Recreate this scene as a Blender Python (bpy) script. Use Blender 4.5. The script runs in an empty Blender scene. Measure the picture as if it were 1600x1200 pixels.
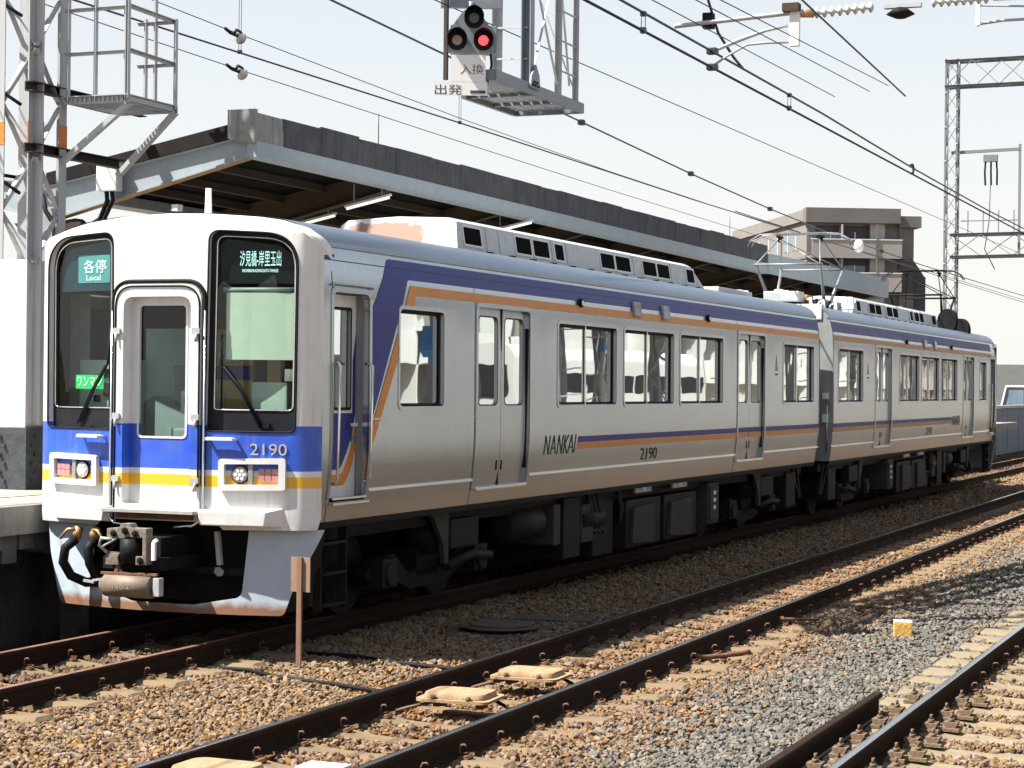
import bpy, bmesh, math, random
import numpy as np
from mathutils import Vector, Matrix, geometry
random.seed(7); RNG = np.random.default_rng(7)
S = bpy.context.scene
COL = S.collection
rad = math.radians

# ------------------------------------------------------------------ camera, sky, sun, exposure
cam = bpy.data.cameras.new('camera'); camo = bpy.data.objects.new('camera', cam); COL.objects.link(camo)
_r = Vector((0.925917, 0.377552, 0.011478)); _u = Vector((-0.010144, -0.005522, 0.999933)); _f = Vector((-0.37759, 0.925972, 0.001283))
M = Matrix((_r, _u, -_f)).transposed().to_4x4(); M.translation = Vector((7.7643, -14.8658, 2.1462))
camo.matrix_world = M
cam.sensor_width = 36.0; cam.lens = 70.4486; cam.clip_start = 0.1; cam.clip_end = 3000
S.camera = camo

SUN_DIR = Vector((0.446, 0.347, -0.825)).normalized()          # the way the light travels
SUN_EL = math.asin(-SUN_DIR.z); SUN_ROT = math.atan2(-SUN_DIR.x, -SUN_DIR.y)
w = bpy.data.worlds.new('World'); S.world = w; w.use_nodes = True
nt = w.node_tree; nt.nodes.clear()
sky = nt.nodes.new('ShaderNodeTexSky'); sky.sky_type = 'NISHITA'; sky.sun_disc = False
sky.sun_elevation = SUN_EL; sky.sun_rotation = SUN_ROT; sky.altitude = 10; sky.air_density = 1.1; sky.dust_density = 0.5; sky.ozone_density = 1.0
mixw = nt.nodes.new('ShaderNodeMix'); mixw.data_type = 'RGBA'; 
_tc = nt.nodes.new('ShaderNodeTexCoord'); _sx = nt.nodes.new('ShaderNodeSeparateXYZ'); nt.links.new(_tc.outputs['Generated'], _sx.inputs[0])
def _wm(op, a, c):
    q = nt.nodes.new('ShaderNodeMath'); q.operation = op
    for i, v in enumerate((a, c)):
        if isinstance(v, (int, float)): q.inputs[i].default_value = v
        else: nt.links.new(v, q.inputs[i])
    return q.outputs[0]
_k = _wm('MULTIPLY', _wm('POWER', 2.71828, _wm('MULTIPLY', _wm('MAXIMUM', _sx.outputs[2], 0.0), -1.8)), 0.95)   # summer haze, thickest at the horizon all round
nt.links.new(_k, mixw.inputs[0])
mixw.inputs[7].default_value = (5.6, 5.5, 5.35, 1)               # white summer haze
bg = nt.nodes.new('ShaderNodeBackground'); bg.inputs[1].default_value = 0.07
wo = nt.nodes.new('ShaderNodeOutputWorld')
nt.links.new(sky.outputs[0], mixw.inputs[6]); nt.links.new(mixw.outputs[2], bg.inputs[0]); nt.links.new(bg.outputs[0], wo.inputs[0])
sl = bpy.data.lights.new('sun', 'SUN'); sl.energy = 5.0; sl.angle = rad(0.5); sl.color = (1.0, 0.95, 0.86)
slo = bpy.data.objects.new('sun', sl); COL.objects.link(slo)
slo.rotation_euler = SUN_DIR.to_track_quat('-Z', 'Y').to_euler(); slo.location = (-20, -14, 40)
S.view_settings.view_transform = 'Standard'; S.view_settings.look = 'None'
S.view_settings.exposure = 1.3; S.view_settings.gamma = 1.0; S.view_settings.use_curve_mapping = False
S.render.engine = 'CYCLES'
S.cycles.max_bounces = 8; S.cycles.diffuse_bounces = 3; S.cycles.glossy_bounces = 4; S.cycles.transmission_bounces = 6; S.cycles.transparent_max_bounces = 8
S.cycles.use_denoising = True; S.cycles.caustics_reflective = False; S.cycles.caustics_refractive = False

# ------------------------------------------------------------------ materials
MATS = {}
def lin(c):
    return tuple(c) + (1.0,)
def mat(name, col, rough=0.6, metal=0.0, var=0.15, vscale=6.0, col2=None, bump=0.0, bscale=40.0, streak=0.0, streakcol=(0.05, 0.04, 0.03), emis=0.0, ior=1.5, spec=0.5, coat=0.0):
    """principled with a noise variation of its colour, optional vertical streaks of dirt and a fine bump"""
    if name in MATS: return MATS[name]
    m = bpy.data.materials.new(name); m.use_nodes = True; n = m.node_tree.nodes; L = m.node_tree.links
    b = n['Principled BSDF']; b.inputs['Roughness'].default_value = rough; b.inputs['Metallic'].default_value = metal
    b.inputs['IOR'].default_value = ior; b.inputs['Specular IOR Level'].default_value = spec; b.inputs['Coat Weight'].default_value = coat
    tc = n.new('ShaderNodeTexCoord'); out = None
    if var > 0 or col2:
        no = n.new('ShaderNodeTexNoise'); no.inputs['Scale'].default_value = vscale; no.inputs['Detail'].default_value = 6; no.inputs['Roughness'].default_value = 0.65
        L.new(tc.outputs['Object'], no.inputs['Vector'])
        rp = n.new('ShaderNodeValToRGB'); rp.color_ramp.elements[0].position = 0.32; rp.color_ramp.elements[1].position = 0.68
        c2 = col2 or tuple(min(1, c * (1 + var)) for c in col)
        rp.color_ramp.elements[0].color = lin(tuple(c * (1 - var) for c in col) if not col2 else col); rp.color_ramp.elements[1].color = lin(c2)
        L.new(no.outputs['Fac'], rp.inputs[0]); out = rp.outputs[0]
        mr = n.new('ShaderNodeMapRange'); mr.inputs[3].default_value = max(0, rough - var * .4); mr.inputs[4].default_value = min(1, rough + var * .4)
        L.new(no.outputs['Fac'], mr.inputs[0]); L.new(mr.outputs[0], b.inputs['Roughness'])
    if streak > 0:
        mp = n.new('ShaderNodeMapping'); mp.inputs['Scale'].default_value = (9, 9, 0.7); L.new(tc.outputs['Object'], mp.inputs[0])
        ns = n.new('ShaderNodeTexNoise'); ns.inputs['Scale'].default_value = 1.6; ns.inputs['Detail'].default_value = 5; L.new(mp.outputs[0], ns.inputs['Vector'])
        r2 = n.new('ShaderNodeMapRange'); r2.inputs[1].default_value = 0.5; r2.inputs[2].default_value = 0.75; r2.inputs[4].default_value = streak; L.new(ns.outputs['Fac'], r2.inputs[0])
        mx = n.new('ShaderNodeMix'); mx.data_type = 'RGBA'; L.new(r2.outputs[0], mx.inputs[0])
        if out: L.new(out, mx.inputs[6])
        else: mx.inputs[6].default_value = lin(col)
        mx.inputs[7].default_value = lin(streakcol); out = mx.outputs[2]
    if out: L.new(out, b.inputs['Base Color'])
    else: b.inputs['Base Color'].default_value = lin(col)
    if bump > 0:
        nb = n.new('ShaderNodeTexNoise'); nb.inputs['Scale'].default_value = bscale; nb.inputs['Detail'].default_value = 5; L.new(tc.outputs['Object'], nb.inputs['Vector'])
        bp = n.new('ShaderNodeBump'); bp.inputs['Strength'].default_value = bump; bp.inputs['Distance'].default_value = 0.02
        L.new(nb.outputs['Fac'], bp.inputs['Height']); L.new(bp.outputs[0], b.inputs['Normal'])
    if emis > 0:
        b.inputs['Emission Color'].default_value = lin(col); b.inputs['Emission Strength'].default_value = emis
    MATS[name] = m; return m
def steel_mat(name, col, rough):
    """brushed stainless steel: vertical grime, slight waviness"""
    m = mat(name, col, rough, 0.92, 0.04, 0.8, streak=0.16, streakcol=(0.26, 0.235, 0.20))
    n = m.node_tree.nodes; L = m.node_tree.links; b = n['Principled BSDF']
    tc = [x for x in n if x.type == 'TEX_COORD'][0]
    mp = n.new('ShaderNodeMapping'); mp.inputs['Scale'].default_value = (1, 0.5, 1.1); L.new(tc.outputs['Object'], mp.inputs[0])
    no = n.new('ShaderNodeTexNoise'); no.inputs['Scale'].default_value = 1.3; no.inputs['Detail'].default_value = 2; L.new(mp.outputs[0], no.inputs['Vector'])
    bp = n.new('ShaderNodeBump'); bp.inputs['Strength'].default_value = 0.085; bp.inputs['Distance'].default_value = 0.03
    L.new(no.outputs['Fac'], bp.inputs['Height']); L.new(bp.outputs[0], b.inputs['Normal'])
    return m
def zband_mat(name, base, bands, rough=0.35, coat=0.3, dirt=True):
    """paint whose colour changes at fixed heights (the livery is painted on): bands = [(z_from, colour), ...]"""
    m = bpy.data.materials.new(name); m.use_nodes = True; n = m.node_tree.nodes; L = m.node_tree.links
    b = n['Principled BSDF']; b.inputs['Roughness'].default_value = rough; b.inputs['Coat Weight'].default_value = coat
    tc = n.new('ShaderNodeTexCoord'); sx = n.new('ShaderNodeSeparateXYZ'); L.new(tc.outputs['Object'], sx.inputs[0])
    mr = n.new('ShaderNodeMapRange'); mr.inputs[1].default_value = 0.0; mr.inputs[2].default_value = 4.0; L.new(sx.outputs[2], mr.inputs[0])
    rp = n.new('ShaderNodeValToRGB'); cr = rp.color_ramp; cr.interpolation = 'CONSTANT'
    cr.elements[0].position = 0; cr.elements[0].color = lin(base); cr.elements.remove(cr.elements[1])
    for z, c in bands:
        e = cr.elements.new(z / 4.0); e.color = lin(c)
    L.new(mr.outputs[0], rp.inputs[0])
    no = n.new('ShaderNodeTexNoise'); no.inputs['Scale'].default_value = 3; no.inputs['Detail'].default_value = 7; no.inputs['Roughness'].default_value = 0.7; L.new(tc.outputs['Object'], no.inputs['Vector'])
    r2 = n.new('ShaderNodeMapRange'); r2.inputs[1].default_value = 0.45; r2.inputs[2].default_value = 0.85; r2.inputs[4].default_value = 0.25; L.new(no.outputs['Fac'], r2.inputs[0])
    mx = n.new('ShaderNodeMix'); mx.data_type = 'RGBA'; L.new(r2.outputs[0], mx.inputs[0]); L.new(rp.outputs[0], mx.inputs[6]); mx.inputs[7].default_value = (0.30, 0.28, 0.25, 1)
    mp = n.new('ShaderNodeMapping'); mp.inputs['Scale'].default_value = (14, 14, 0.9); L.new(tc.outputs['Object'], mp.inputs[0])
    ns = n.new('ShaderNodeTexNoise'); ns.inputs['Scale'].default_value = 1.5; ns.inputs['Detail'].default_value = 6; L.new(mp.outputs[0], ns.inputs['Vector'])
    r3 = n.new('ShaderNodeMapRange'); r3.inputs[1].default_value = 0.52; r3.inputs[2].default_value = 0.80; r3.inputs[4].default_value = 0.30; L.new(ns.outputs['Fac'], r3.inputs[0])
    m2 = n.new('ShaderNodeMix'); m2.data_type = 'RGBA'; L.new(r3.outputs[0], m2.inputs[0]); L.new(mx.outputs[2], m2.inputs[6]); m2.inputs[7].default_value = (0.26, 0.23, 0.19, 1)
    L.new(m2.outputs[2], b.inputs['Base Color'])
    r4 = n.new('ShaderNodeMapRange'); r4.inputs[3].default_value = rough - .12; r4.inputs[4].default_value = rough + .2; L.new(no.outputs['Fac'], r4.inputs[0]); L.new(r4.outputs[0], b.inputs['Roughness'])
    bp = n.new('ShaderNodeBump'); bp.inputs['Strength'].default_value = 0.06; bp.inputs['Distance'].default_value = 0.02; n4 = n.new('ShaderNodeTexNoise'); n4.inputs['Scale'].default_value = 4; L.new(tc.outputs['Object'], n4.inputs['Vector']); L.new(n4.outputs['Fac'], bp.inputs['Height']); L.new(bp.outputs[0], b.inputs['Normal'])
    MATS[name] = m; return m
WHITE = (0.71, 0.71, 0.70); BLUE_LIT = (0.022, 0.095, 0.56); YEL_LIT = (0.84, 0.45, 0.015)  # front blue and yellow as sunlit; the side livery carries shade in its colour
MASK = zband_mat('mask_paint', WHITE, [(1.275, YEL_LIT), (1.37, WHITE), (1.408, BLUE_LIT), (1.79, WHITE)])
STEEL = steel_mat('stainless_steel', (0.47, 0.505, 0.54), 0.25)
STEEL2 = steel_mat('roof_steel', (0.30, 0.36, 0.44), 0.40)
mat('white_paint', WHITE, 0.4, var=0.06, streak=0.2, streakcol=(0.4, 0.36, 0.3), coat=0.2)
mat('livery_blue', (0.026, 0.034, 0.215), 0.45, var=0.12, vscale=2, streak=0.35, streakcol=(0.06, 0.08, 0.24), spec=0.3)
mat('livery_blue_faded', (0.075, 0.08, 0.22), 0.55, var=0.3, vscale=3, streak=0.6, streakcol=(0.20, 0.20, 0.28), spec=0.3)
mat('livery_orange_faded', (0.46, 0.25, 0.13), 0.55, var=0.15, vscale=3, streak=0.4, streakcol=(0.38, 0.30, 0.24))
mat('livery_orange_shaded', (0.62, 0.235, 0.035), 0.42, var=0.08, vscale=3, streak=0.15, streakcol=(0.5, 0.26, 0.12))  # darker copy of the front's yellow paint, for the shaded side
mat('black_rubber', (0.012, 0.012, 0.013), 0.55, var=0.2, spec=0.12)
mat('black_frame', (0.02, 0.021, 0.024), 0.42, var=0.15, spec=0.12)
mat('chrome', (0.75, 0.75, 0.75), 0.18, 1.0, var=0.05)
mat('dark_steel', (0.014, 0.013, 0.013), 0.65, 0.0, var=0.35, bump=0.2, spec=0.12)
mat('under_grey', (0.020, 0.019, 0.018), 0.6, 0.0, var=0.3, streak=0.3, streakcol=(0.04, 0.028, 0.02), spec=0.12)
mat('under_light', (0.055, 0.050, 0.045), 0.65, 0.0, var=0.25, streak=0.3, streakcol=(0.05, 0.035, 0.025), spec=0.12)
mat('rust', (0.153, 0.077, 0.041), 0.8, var=0.4, vscale=12, bump=0.3)
mat('rust_light', (0.27, 0.165, 0.085), 0.8, var=0.3, vscale=14, col2=(0.40, 0.285, 0.165), bump=0.25)
mat('rail_side', (0.026, 0.015, 0.011), 0.8, 0.1, var=0.35, vscale=15, bump=0.2, spec=0.12)
mat('rail_head', (0.42, 0.42, 0.43), 0.16, 0.95, var=0.1, vscale=3)
mat('rail_head_rusty', (0.24, 0.13, 0.085), 0.55, 0.3, var=0.3, vscale=8)
mat('sleeper', (0.145, 0.098, 0.052), 0.9, var=0.3, vscale=4, col2=(0.20, 0.145, 0.082), bump=0.35, bscale=25)
mat('sleeper_pale', (0.185, 0.143, 0.088), 0.9, var=0.25, vscale=4, col2=(0.265, 0.215, 0.14), bump=0.35, bscale=25)
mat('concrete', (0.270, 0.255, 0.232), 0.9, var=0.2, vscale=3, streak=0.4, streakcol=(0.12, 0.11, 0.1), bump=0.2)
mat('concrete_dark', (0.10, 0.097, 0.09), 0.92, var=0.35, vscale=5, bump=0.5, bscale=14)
mat('platform_paving', (0.336, 0.320, 0.288), 0.9, var=0.12, vscale=4, bump=0.15)
mat('tactile', (0.40, 0.36, 0.22), 0.8, var=0.15, vscale=10)
mat('galvanised', (0.40, 0.41, 0.42), 0.5, 0.1, var=0.15, vscale=8, streak=0.15, streakcol=(0.2, 0.16, 0.12))
mat('grey_paint', (0.264, 0.280, 0.288), 0.5, var=0.15, vscale=5, streak=0.35, streakcol=(0.2, 0.13, 0.08))
mat('pale_blue_paint', (0.306, 0.357, 0.391), 0.55, var=0.08, vscale=4, streak=0.18, streakcol=(0.3, 0.24, 0.17))
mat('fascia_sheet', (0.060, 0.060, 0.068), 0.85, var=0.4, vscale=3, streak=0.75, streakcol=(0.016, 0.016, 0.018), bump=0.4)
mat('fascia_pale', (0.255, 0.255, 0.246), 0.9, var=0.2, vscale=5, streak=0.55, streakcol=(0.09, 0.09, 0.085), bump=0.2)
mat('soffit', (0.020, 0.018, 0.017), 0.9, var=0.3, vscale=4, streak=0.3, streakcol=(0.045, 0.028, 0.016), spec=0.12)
mat('beam_rusty', (0.055, 0.047, 0.040), 0.8, var=0.3, vscale=4, col2=(0.085, 0.055, 0.036), bump=0.15, spec=0.12)
mat('tube_light', (1.0, 1.0, 0.97), 0.4, var=0, emis=0.3)
mat('wire', (0.030, 0.040, 0.055), 0.5, 0.4, var=0)
mat('porcelain', (0.55, 0.55, 0.53), 0.25, var=0.12)
mat('brass', (0.52, 0.30, 0.14), 0.5, 0.6, var=0.3, vscale=20)
mat('sign_white', (0.82, 0.82, 0.82), 0.5, var=0.03)
mat('ink', (0.012, 0.012, 0.014), 0.6, var=0)
mat('number_silver', (0.62, 0.62, 0.62), 0.3, 0.5, var=0.05)
mat('lens_red', (0.50, 0.25, 0.24), 0.2, var=0.15, vscale=40, coat=0.5)
mat('lens_clear', (0.52, 0.54, 0.54), 0.12, 0.6, var=0.1, vscale=60, coat=0.6)
mat('lamp_recess', (0.32, 0.34, 0.34), 0.4, 0.3, var=0.1)
mat('yellow_block', (0.62, 0.30, 0.02), 0.7, var=0.1, vscale=25, col2=(0.72, 0.50, 0.16), bump=0.3)
mat('pale_cream', (0.62, 0.56, 0.42), 0.8, var=0.2, vscale=25, bump=0.3)
mat('cab_wall', (0.42, 0.50, 0.45), 0.6, var=0.08)
mat('cab_grey', (0.28, 0.33, 0.33), 0.55, var=0.1)
mat('cab_dark', (0.014, 0.018, 0.019), 0.6, var=0.1)
mat('cab_tan', (0.62, 0.40, 0.14), 0.6, var=0.06)
mat('blind', (0.66, 0.74, 0.62), 0.8, var=0.04)
mat('green_sign', (0.010, 0.42, 0.10), 0.5, var=0.03, emis=0.25)
mat('teal_screen', (0.10, 0.34, 0.38), 0.4, var=0.03)
mat('screen_dark', (0.008, 0.010, 0.012), 0.35, var=0)
mat('led_text', (0.55, 0.90, 0.88), 0.5, var=0, emis=0.55)
mat('white_text', (0.85, 0.92, 0.92), 0.5, var=0, emis=0.25)
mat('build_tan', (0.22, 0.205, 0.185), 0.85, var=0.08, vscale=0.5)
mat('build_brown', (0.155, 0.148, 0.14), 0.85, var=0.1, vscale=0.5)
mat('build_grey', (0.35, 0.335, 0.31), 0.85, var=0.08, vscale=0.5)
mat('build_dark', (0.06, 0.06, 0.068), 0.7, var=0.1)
mat('build_white', (0.70, 0.70, 0.68), 0.8, var=0.06, vscale=0.6)
mat('trim_bright', (0.95, 0.95, 0.95), 0.18, 0.95, var=0.0)
mat('vent_black', (0.006, 0.006, 0.006), 0.9, var=0, spec=0.05)
mat('stained_sheet', (0.66, 0.66, 0.64), 0.6, var=0.10, vscale=3, streak=0.5, streakcol=(0.34, 0.31, 0.27), bump=0.1)
mat('far_glass', (0.16, 0.22, 0.27), 0.1, var=0.3, vscale=0.7)
mat('roof_tile', (0.055, 0.057, 0.055), 0.8, var=0.15, vscale=2, bump=0.2)
mat('wall_blue', (0.20, 0.24, 0.28), 0.85, var=0.15, vscale=1.5, streak=0.4, streakcol=(0.10, 0.12, 0.14))
mat('insul_brown', (0.45, 0.25, 0.07), 0.6, var=0.1)
mat('roof_equip', (0.52, 0.56, 0.57), 0.5, var=0.12, vscale=8)
mat('blue_tarp', (0.03, 0.20, 0.62), 0.6, var=0.2)
mat('signal_grey', (0.22, 0.25, 0.28), 0.5, 0.2, var=0.12)
mat('red_lamp', (1.0, 0.06, 0.07), 0.3, var=0, emis=0.8)
mat('amber_off', (0.42, 0.30, 0.22), 0.3, var=0.1)
mat('dull_lamp', (0.10, 0.11, 0.12), 0.3, var=0.1)
mat('mast_orange', (0.62, 0.20, 0.03), 0.6, var=0.2)
def glass_side():
    m = mat('window_glass', (0.55, 0.59, 0.59), 0.01, 0.92, var=0, ior=1.6)
    n = m.node_tree.nodes; L = m.node_tree.links; b = n['Principled BSDF']
    tc = n.new('ShaderNodeTexCoord'); no = n.new('ShaderNodeTexNoise'); no.inputs['Scale'].default_value = 1.6; no.inputs['Detail'].default_value = 1
    L.new(tc.outputs['Object'], no.inputs['Vector']); bp = n.new('ShaderNodeBump'); bp.inputs['Strength'].default_value = 0.06; bp.inputs['Distance'].default_value = 0.02
    L.new(no.outputs['Fac'], bp.inputs['Height']); L.new(bp.outputs[0], b.inputs['Normal'])
glass_side()
def glass_front():
    m = bpy.data.materials.new('cab_glass'); m.use_nodes = True; n = m.node_tree.nodes; L = m.node_tree.links
    n.remove(n['Principled BSDF']); o = n['Material Output']
    t = n.new('ShaderNodeBsdfTransparent'); t.inputs[0].default_value = (0.78, 0.89, 0.84, 1)
    g = n.new('ShaderNodeBsdfGlossy'); g.inputs['Roughness'].default_value = 0.01
    fr = n.new('ShaderNodeFresnel'); fr.inputs[0].default_value = 1.5
    ge = n.new('ShaderNodeNewGeometry'); io = n.new('ShaderNodeMapRange'); io.inputs[3].default_value = 1.55; io.inputs[4].default_value = 1 / 1.55   # a thin pane reflects alike from both sides
    L.new(ge.outputs['Backfacing'], io.inputs[0]); L.new(io.outputs[0], fr.inputs[0])
    mx = n.new('ShaderNodeMixShader'); L.new(fr.outputs[0], mx.inputs[0]); L.new(t.outputs[0], mx.inputs[1]); L.new(g.outputs[0], mx.inputs[2]); L.new(mx.outputs[0], o.inputs[0])
    MATS['cab_glass'] = m
glass_front()
def rust_patch_mat():
    m = mat('air_con_front', (0.76, 0.75, 0.73), 0.6, var=0.05)
    n = m.node_tree.nodes; L = m.node_tree.links; b = n['Principled BSDF']; tc = [x for x in n if x.type == 'TEX_COORD'][0]
    src = b.inputs['Base Color'].links[0].from_socket
    sx = n.new('ShaderNodeSeparateXYZ'); L.new(tc.outputs['Object'], sx.inputs[0])
    no = n.new('ShaderNodeTexNoise'); no.inputs['Scale'].default_value = 11; no.inputs['Detail'].default_value = 8; no.inputs['Roughness'].default_value = 0.75; L.new(tc.outputs['Object'], no.inputs['Vector'])
    def mrange(sock, a, c, x, y):
        q = n.new('ShaderNodeMapRange'); q.inputs[1].default_value = a; q.inputs[2].default_value = c; q.inputs[3].default_value = x; q.inputs[4].default_value = y; L.new(sock, q.inputs[0]); return q.outputs[0]
    def math_(op, a, c):
        q = n.new('ShaderNodeMath'); q.operation = op; L.new(a, q.inputs[0])
        if isinstance(c, float): q.inputs[1].default_value = c
        else: L.new(c, q.inputs[1])
        return q.outputs[0]
    a1 = mrange(sx.outputs[2], 3.78, 3.92, 1.0, 0.0); a2 = mrange(sx.outputs[0], 0.10, 0.45, 1.0, 0.0); a3 = mrange(sx.outputs[0], -0.72, -0.45, 0.0, 1.0)
    s = math_('MULTIPLY', math_('MULTIPLY', a1, a2), a3); s = math_('ADD', s, math_('MULTIPLY', math_('SUBTRACT', no.outputs['Fac'], 0.5), 1.3))
    k = mrange(s, 0.34, 0.46, 0.0, 0.85)
    mx = n.new('ShaderNodeMix'); mx.data_type = 'RGBA'; L.new(k, mx.inputs[0]); L.new(src, mx.inputs[6]); mx.inputs[7].default_value = (0.34, 0.145, 0.075, 1)
    L.new(mx.outputs[2], b.inputs['Base Color'])
rust_patch_mat()
def ballast_mat(name, inst):
    m = bpy.data.materials.new(name); m.use_nodes = True; n = m.node_tree.nodes; L = m.node_tree.links
    b = n['Principled BSDF']; b.inputs['Roughness'].default_value = 0.9; b.inputs['Specular IOR Level'].default_value = 0.12
    g = n.new('ShaderNodeNewGeometry'); sx = n.new('ShaderNodeSeparateXYZ'); L.new(g.outputs['Position'], sx.inputs[0])
    no = n.new('ShaderNodeTexNoise'); no.inputs['Scale'].default_value = 0.9; no.inputs['Detail'].default_value = 4; L.new(g.outputs['Position'], no.inputs['Vector'])
    # x position -> zone (rust-brown beside the rails, shade painted in beneath the train, grey clean stone in the six-foot on the far side)
    ad = n.new('ShaderNodeMath'); ad.operation = 'MULTIPLY_ADD'; L.new(no.outputs['Fac'], ad.inputs[0]); ad.inputs[1].default_value = 1.1; L.new(sx.outputs[0], ad.inputs[2])
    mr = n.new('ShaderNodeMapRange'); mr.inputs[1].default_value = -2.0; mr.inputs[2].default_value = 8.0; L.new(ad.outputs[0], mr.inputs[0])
    z = n.new('ShaderNodeValToRGB'); cr = z.color_ramp
    ZIN = (ad, mr)
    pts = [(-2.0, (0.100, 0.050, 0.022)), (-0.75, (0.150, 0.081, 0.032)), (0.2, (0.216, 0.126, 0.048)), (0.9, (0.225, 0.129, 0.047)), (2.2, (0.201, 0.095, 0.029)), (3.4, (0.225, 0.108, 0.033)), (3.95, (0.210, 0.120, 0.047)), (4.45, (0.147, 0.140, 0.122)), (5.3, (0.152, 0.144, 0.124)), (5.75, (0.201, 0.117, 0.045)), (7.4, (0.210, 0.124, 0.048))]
    cr.elements[0].position = 0; cr.elements[0].color = lin(pts[0][1]); cr.elements[1].position = (pts[-1][0] + 2) / 10; cr.elements[1].color = lin(pts[-1][1])
    for x, c in pts[1:-1]:
        e = cr.elements.new((x + 2) / 10); e.color = lin(c)
    L.new(mr.outputs[0], z.inputs[0])
    hs = n.new('ShaderNodeHueSaturation'); L.new(z.outputs[0], hs.inputs['Color'])
    if inst:
        oi = n.new('ShaderNodeObjectInfo')
        v = n.new('ShaderNodeMapRange'); v.inputs[3].default_value = 0.60; v.inputs[4].default_value = 1.35; L.new(oi.outputs['Random'], v.inputs[0]); L.new(v.outputs[0], hs.inputs['Value'])
        wn = n.new('ShaderNodeTexWhiteNoise'); wn.noise_dimensions = '1D'; L.new(oi.outputs['Random'], wn.inputs['W'])
        jt = n.new('ShaderNodeMath'); jt.operation = 'MULTIPLY_ADD'; sc_ = n.new('ShaderNodeSeparateColor'); L.new(wn.outputs['Color'], sc_.inputs[0]); L.new(sc_.outputs[2], jt.inputs[0]); jt.inputs[1].default_value = 1.3
        sb = n.new('ShaderNodeMath'); sb.operation = 'SUBTRACT'; L.new(ZIN[0].outputs[0], sb.inputs[0]); sb.inputs[1].default_value = 0.65; L.new(sb.outputs[0], jt.inputs[2]); L.new(jt.outputs[0], ZIN[1].inputs[0])
        s2 = n.new('ShaderNodeMapRange'); s2.inputs[3].default_value = 0.42; s2.inputs[4].default_value = 1.02; L.new(wn.outputs['Value'], s2.inputs[0]); L.new(s2.outputs[0], hs.inputs['Saturation'])
    else:
        vo = n.new('ShaderNodeTexVoronoi'); vo.inputs['Scale'].default_value = 16; L.new(g.outputs['Position'], vo.inputs['Vector'])
        sv = n.new('ShaderNodeSeparateColor'); L.new(vo.outputs['Color'], sv.inputs[0])
        v = n.new('ShaderNodeMapRange'); v.inputs[3].default_value = 0.35; v.inputs[4].default_value = 1.25; L.new(sv.outputs[0], v.inputs[0]); L.new(v.outputs[0], hs.inputs['Value'])
        bp = n.new('ShaderNodeBump'); bp.inputs['Strength'].default_value = 0.9; bp.inputs['Distance'].default_value = 0.03; bp.invert = True
        L.new(vo.outputs['Distance'], bp.inputs['Height']); L.new(bp.outputs[0], b.inputs['Normal'])
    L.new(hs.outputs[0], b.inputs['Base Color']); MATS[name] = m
ballast_mat('ballast_stone', True); ballast_mat('ballast_ground', False)

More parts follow.
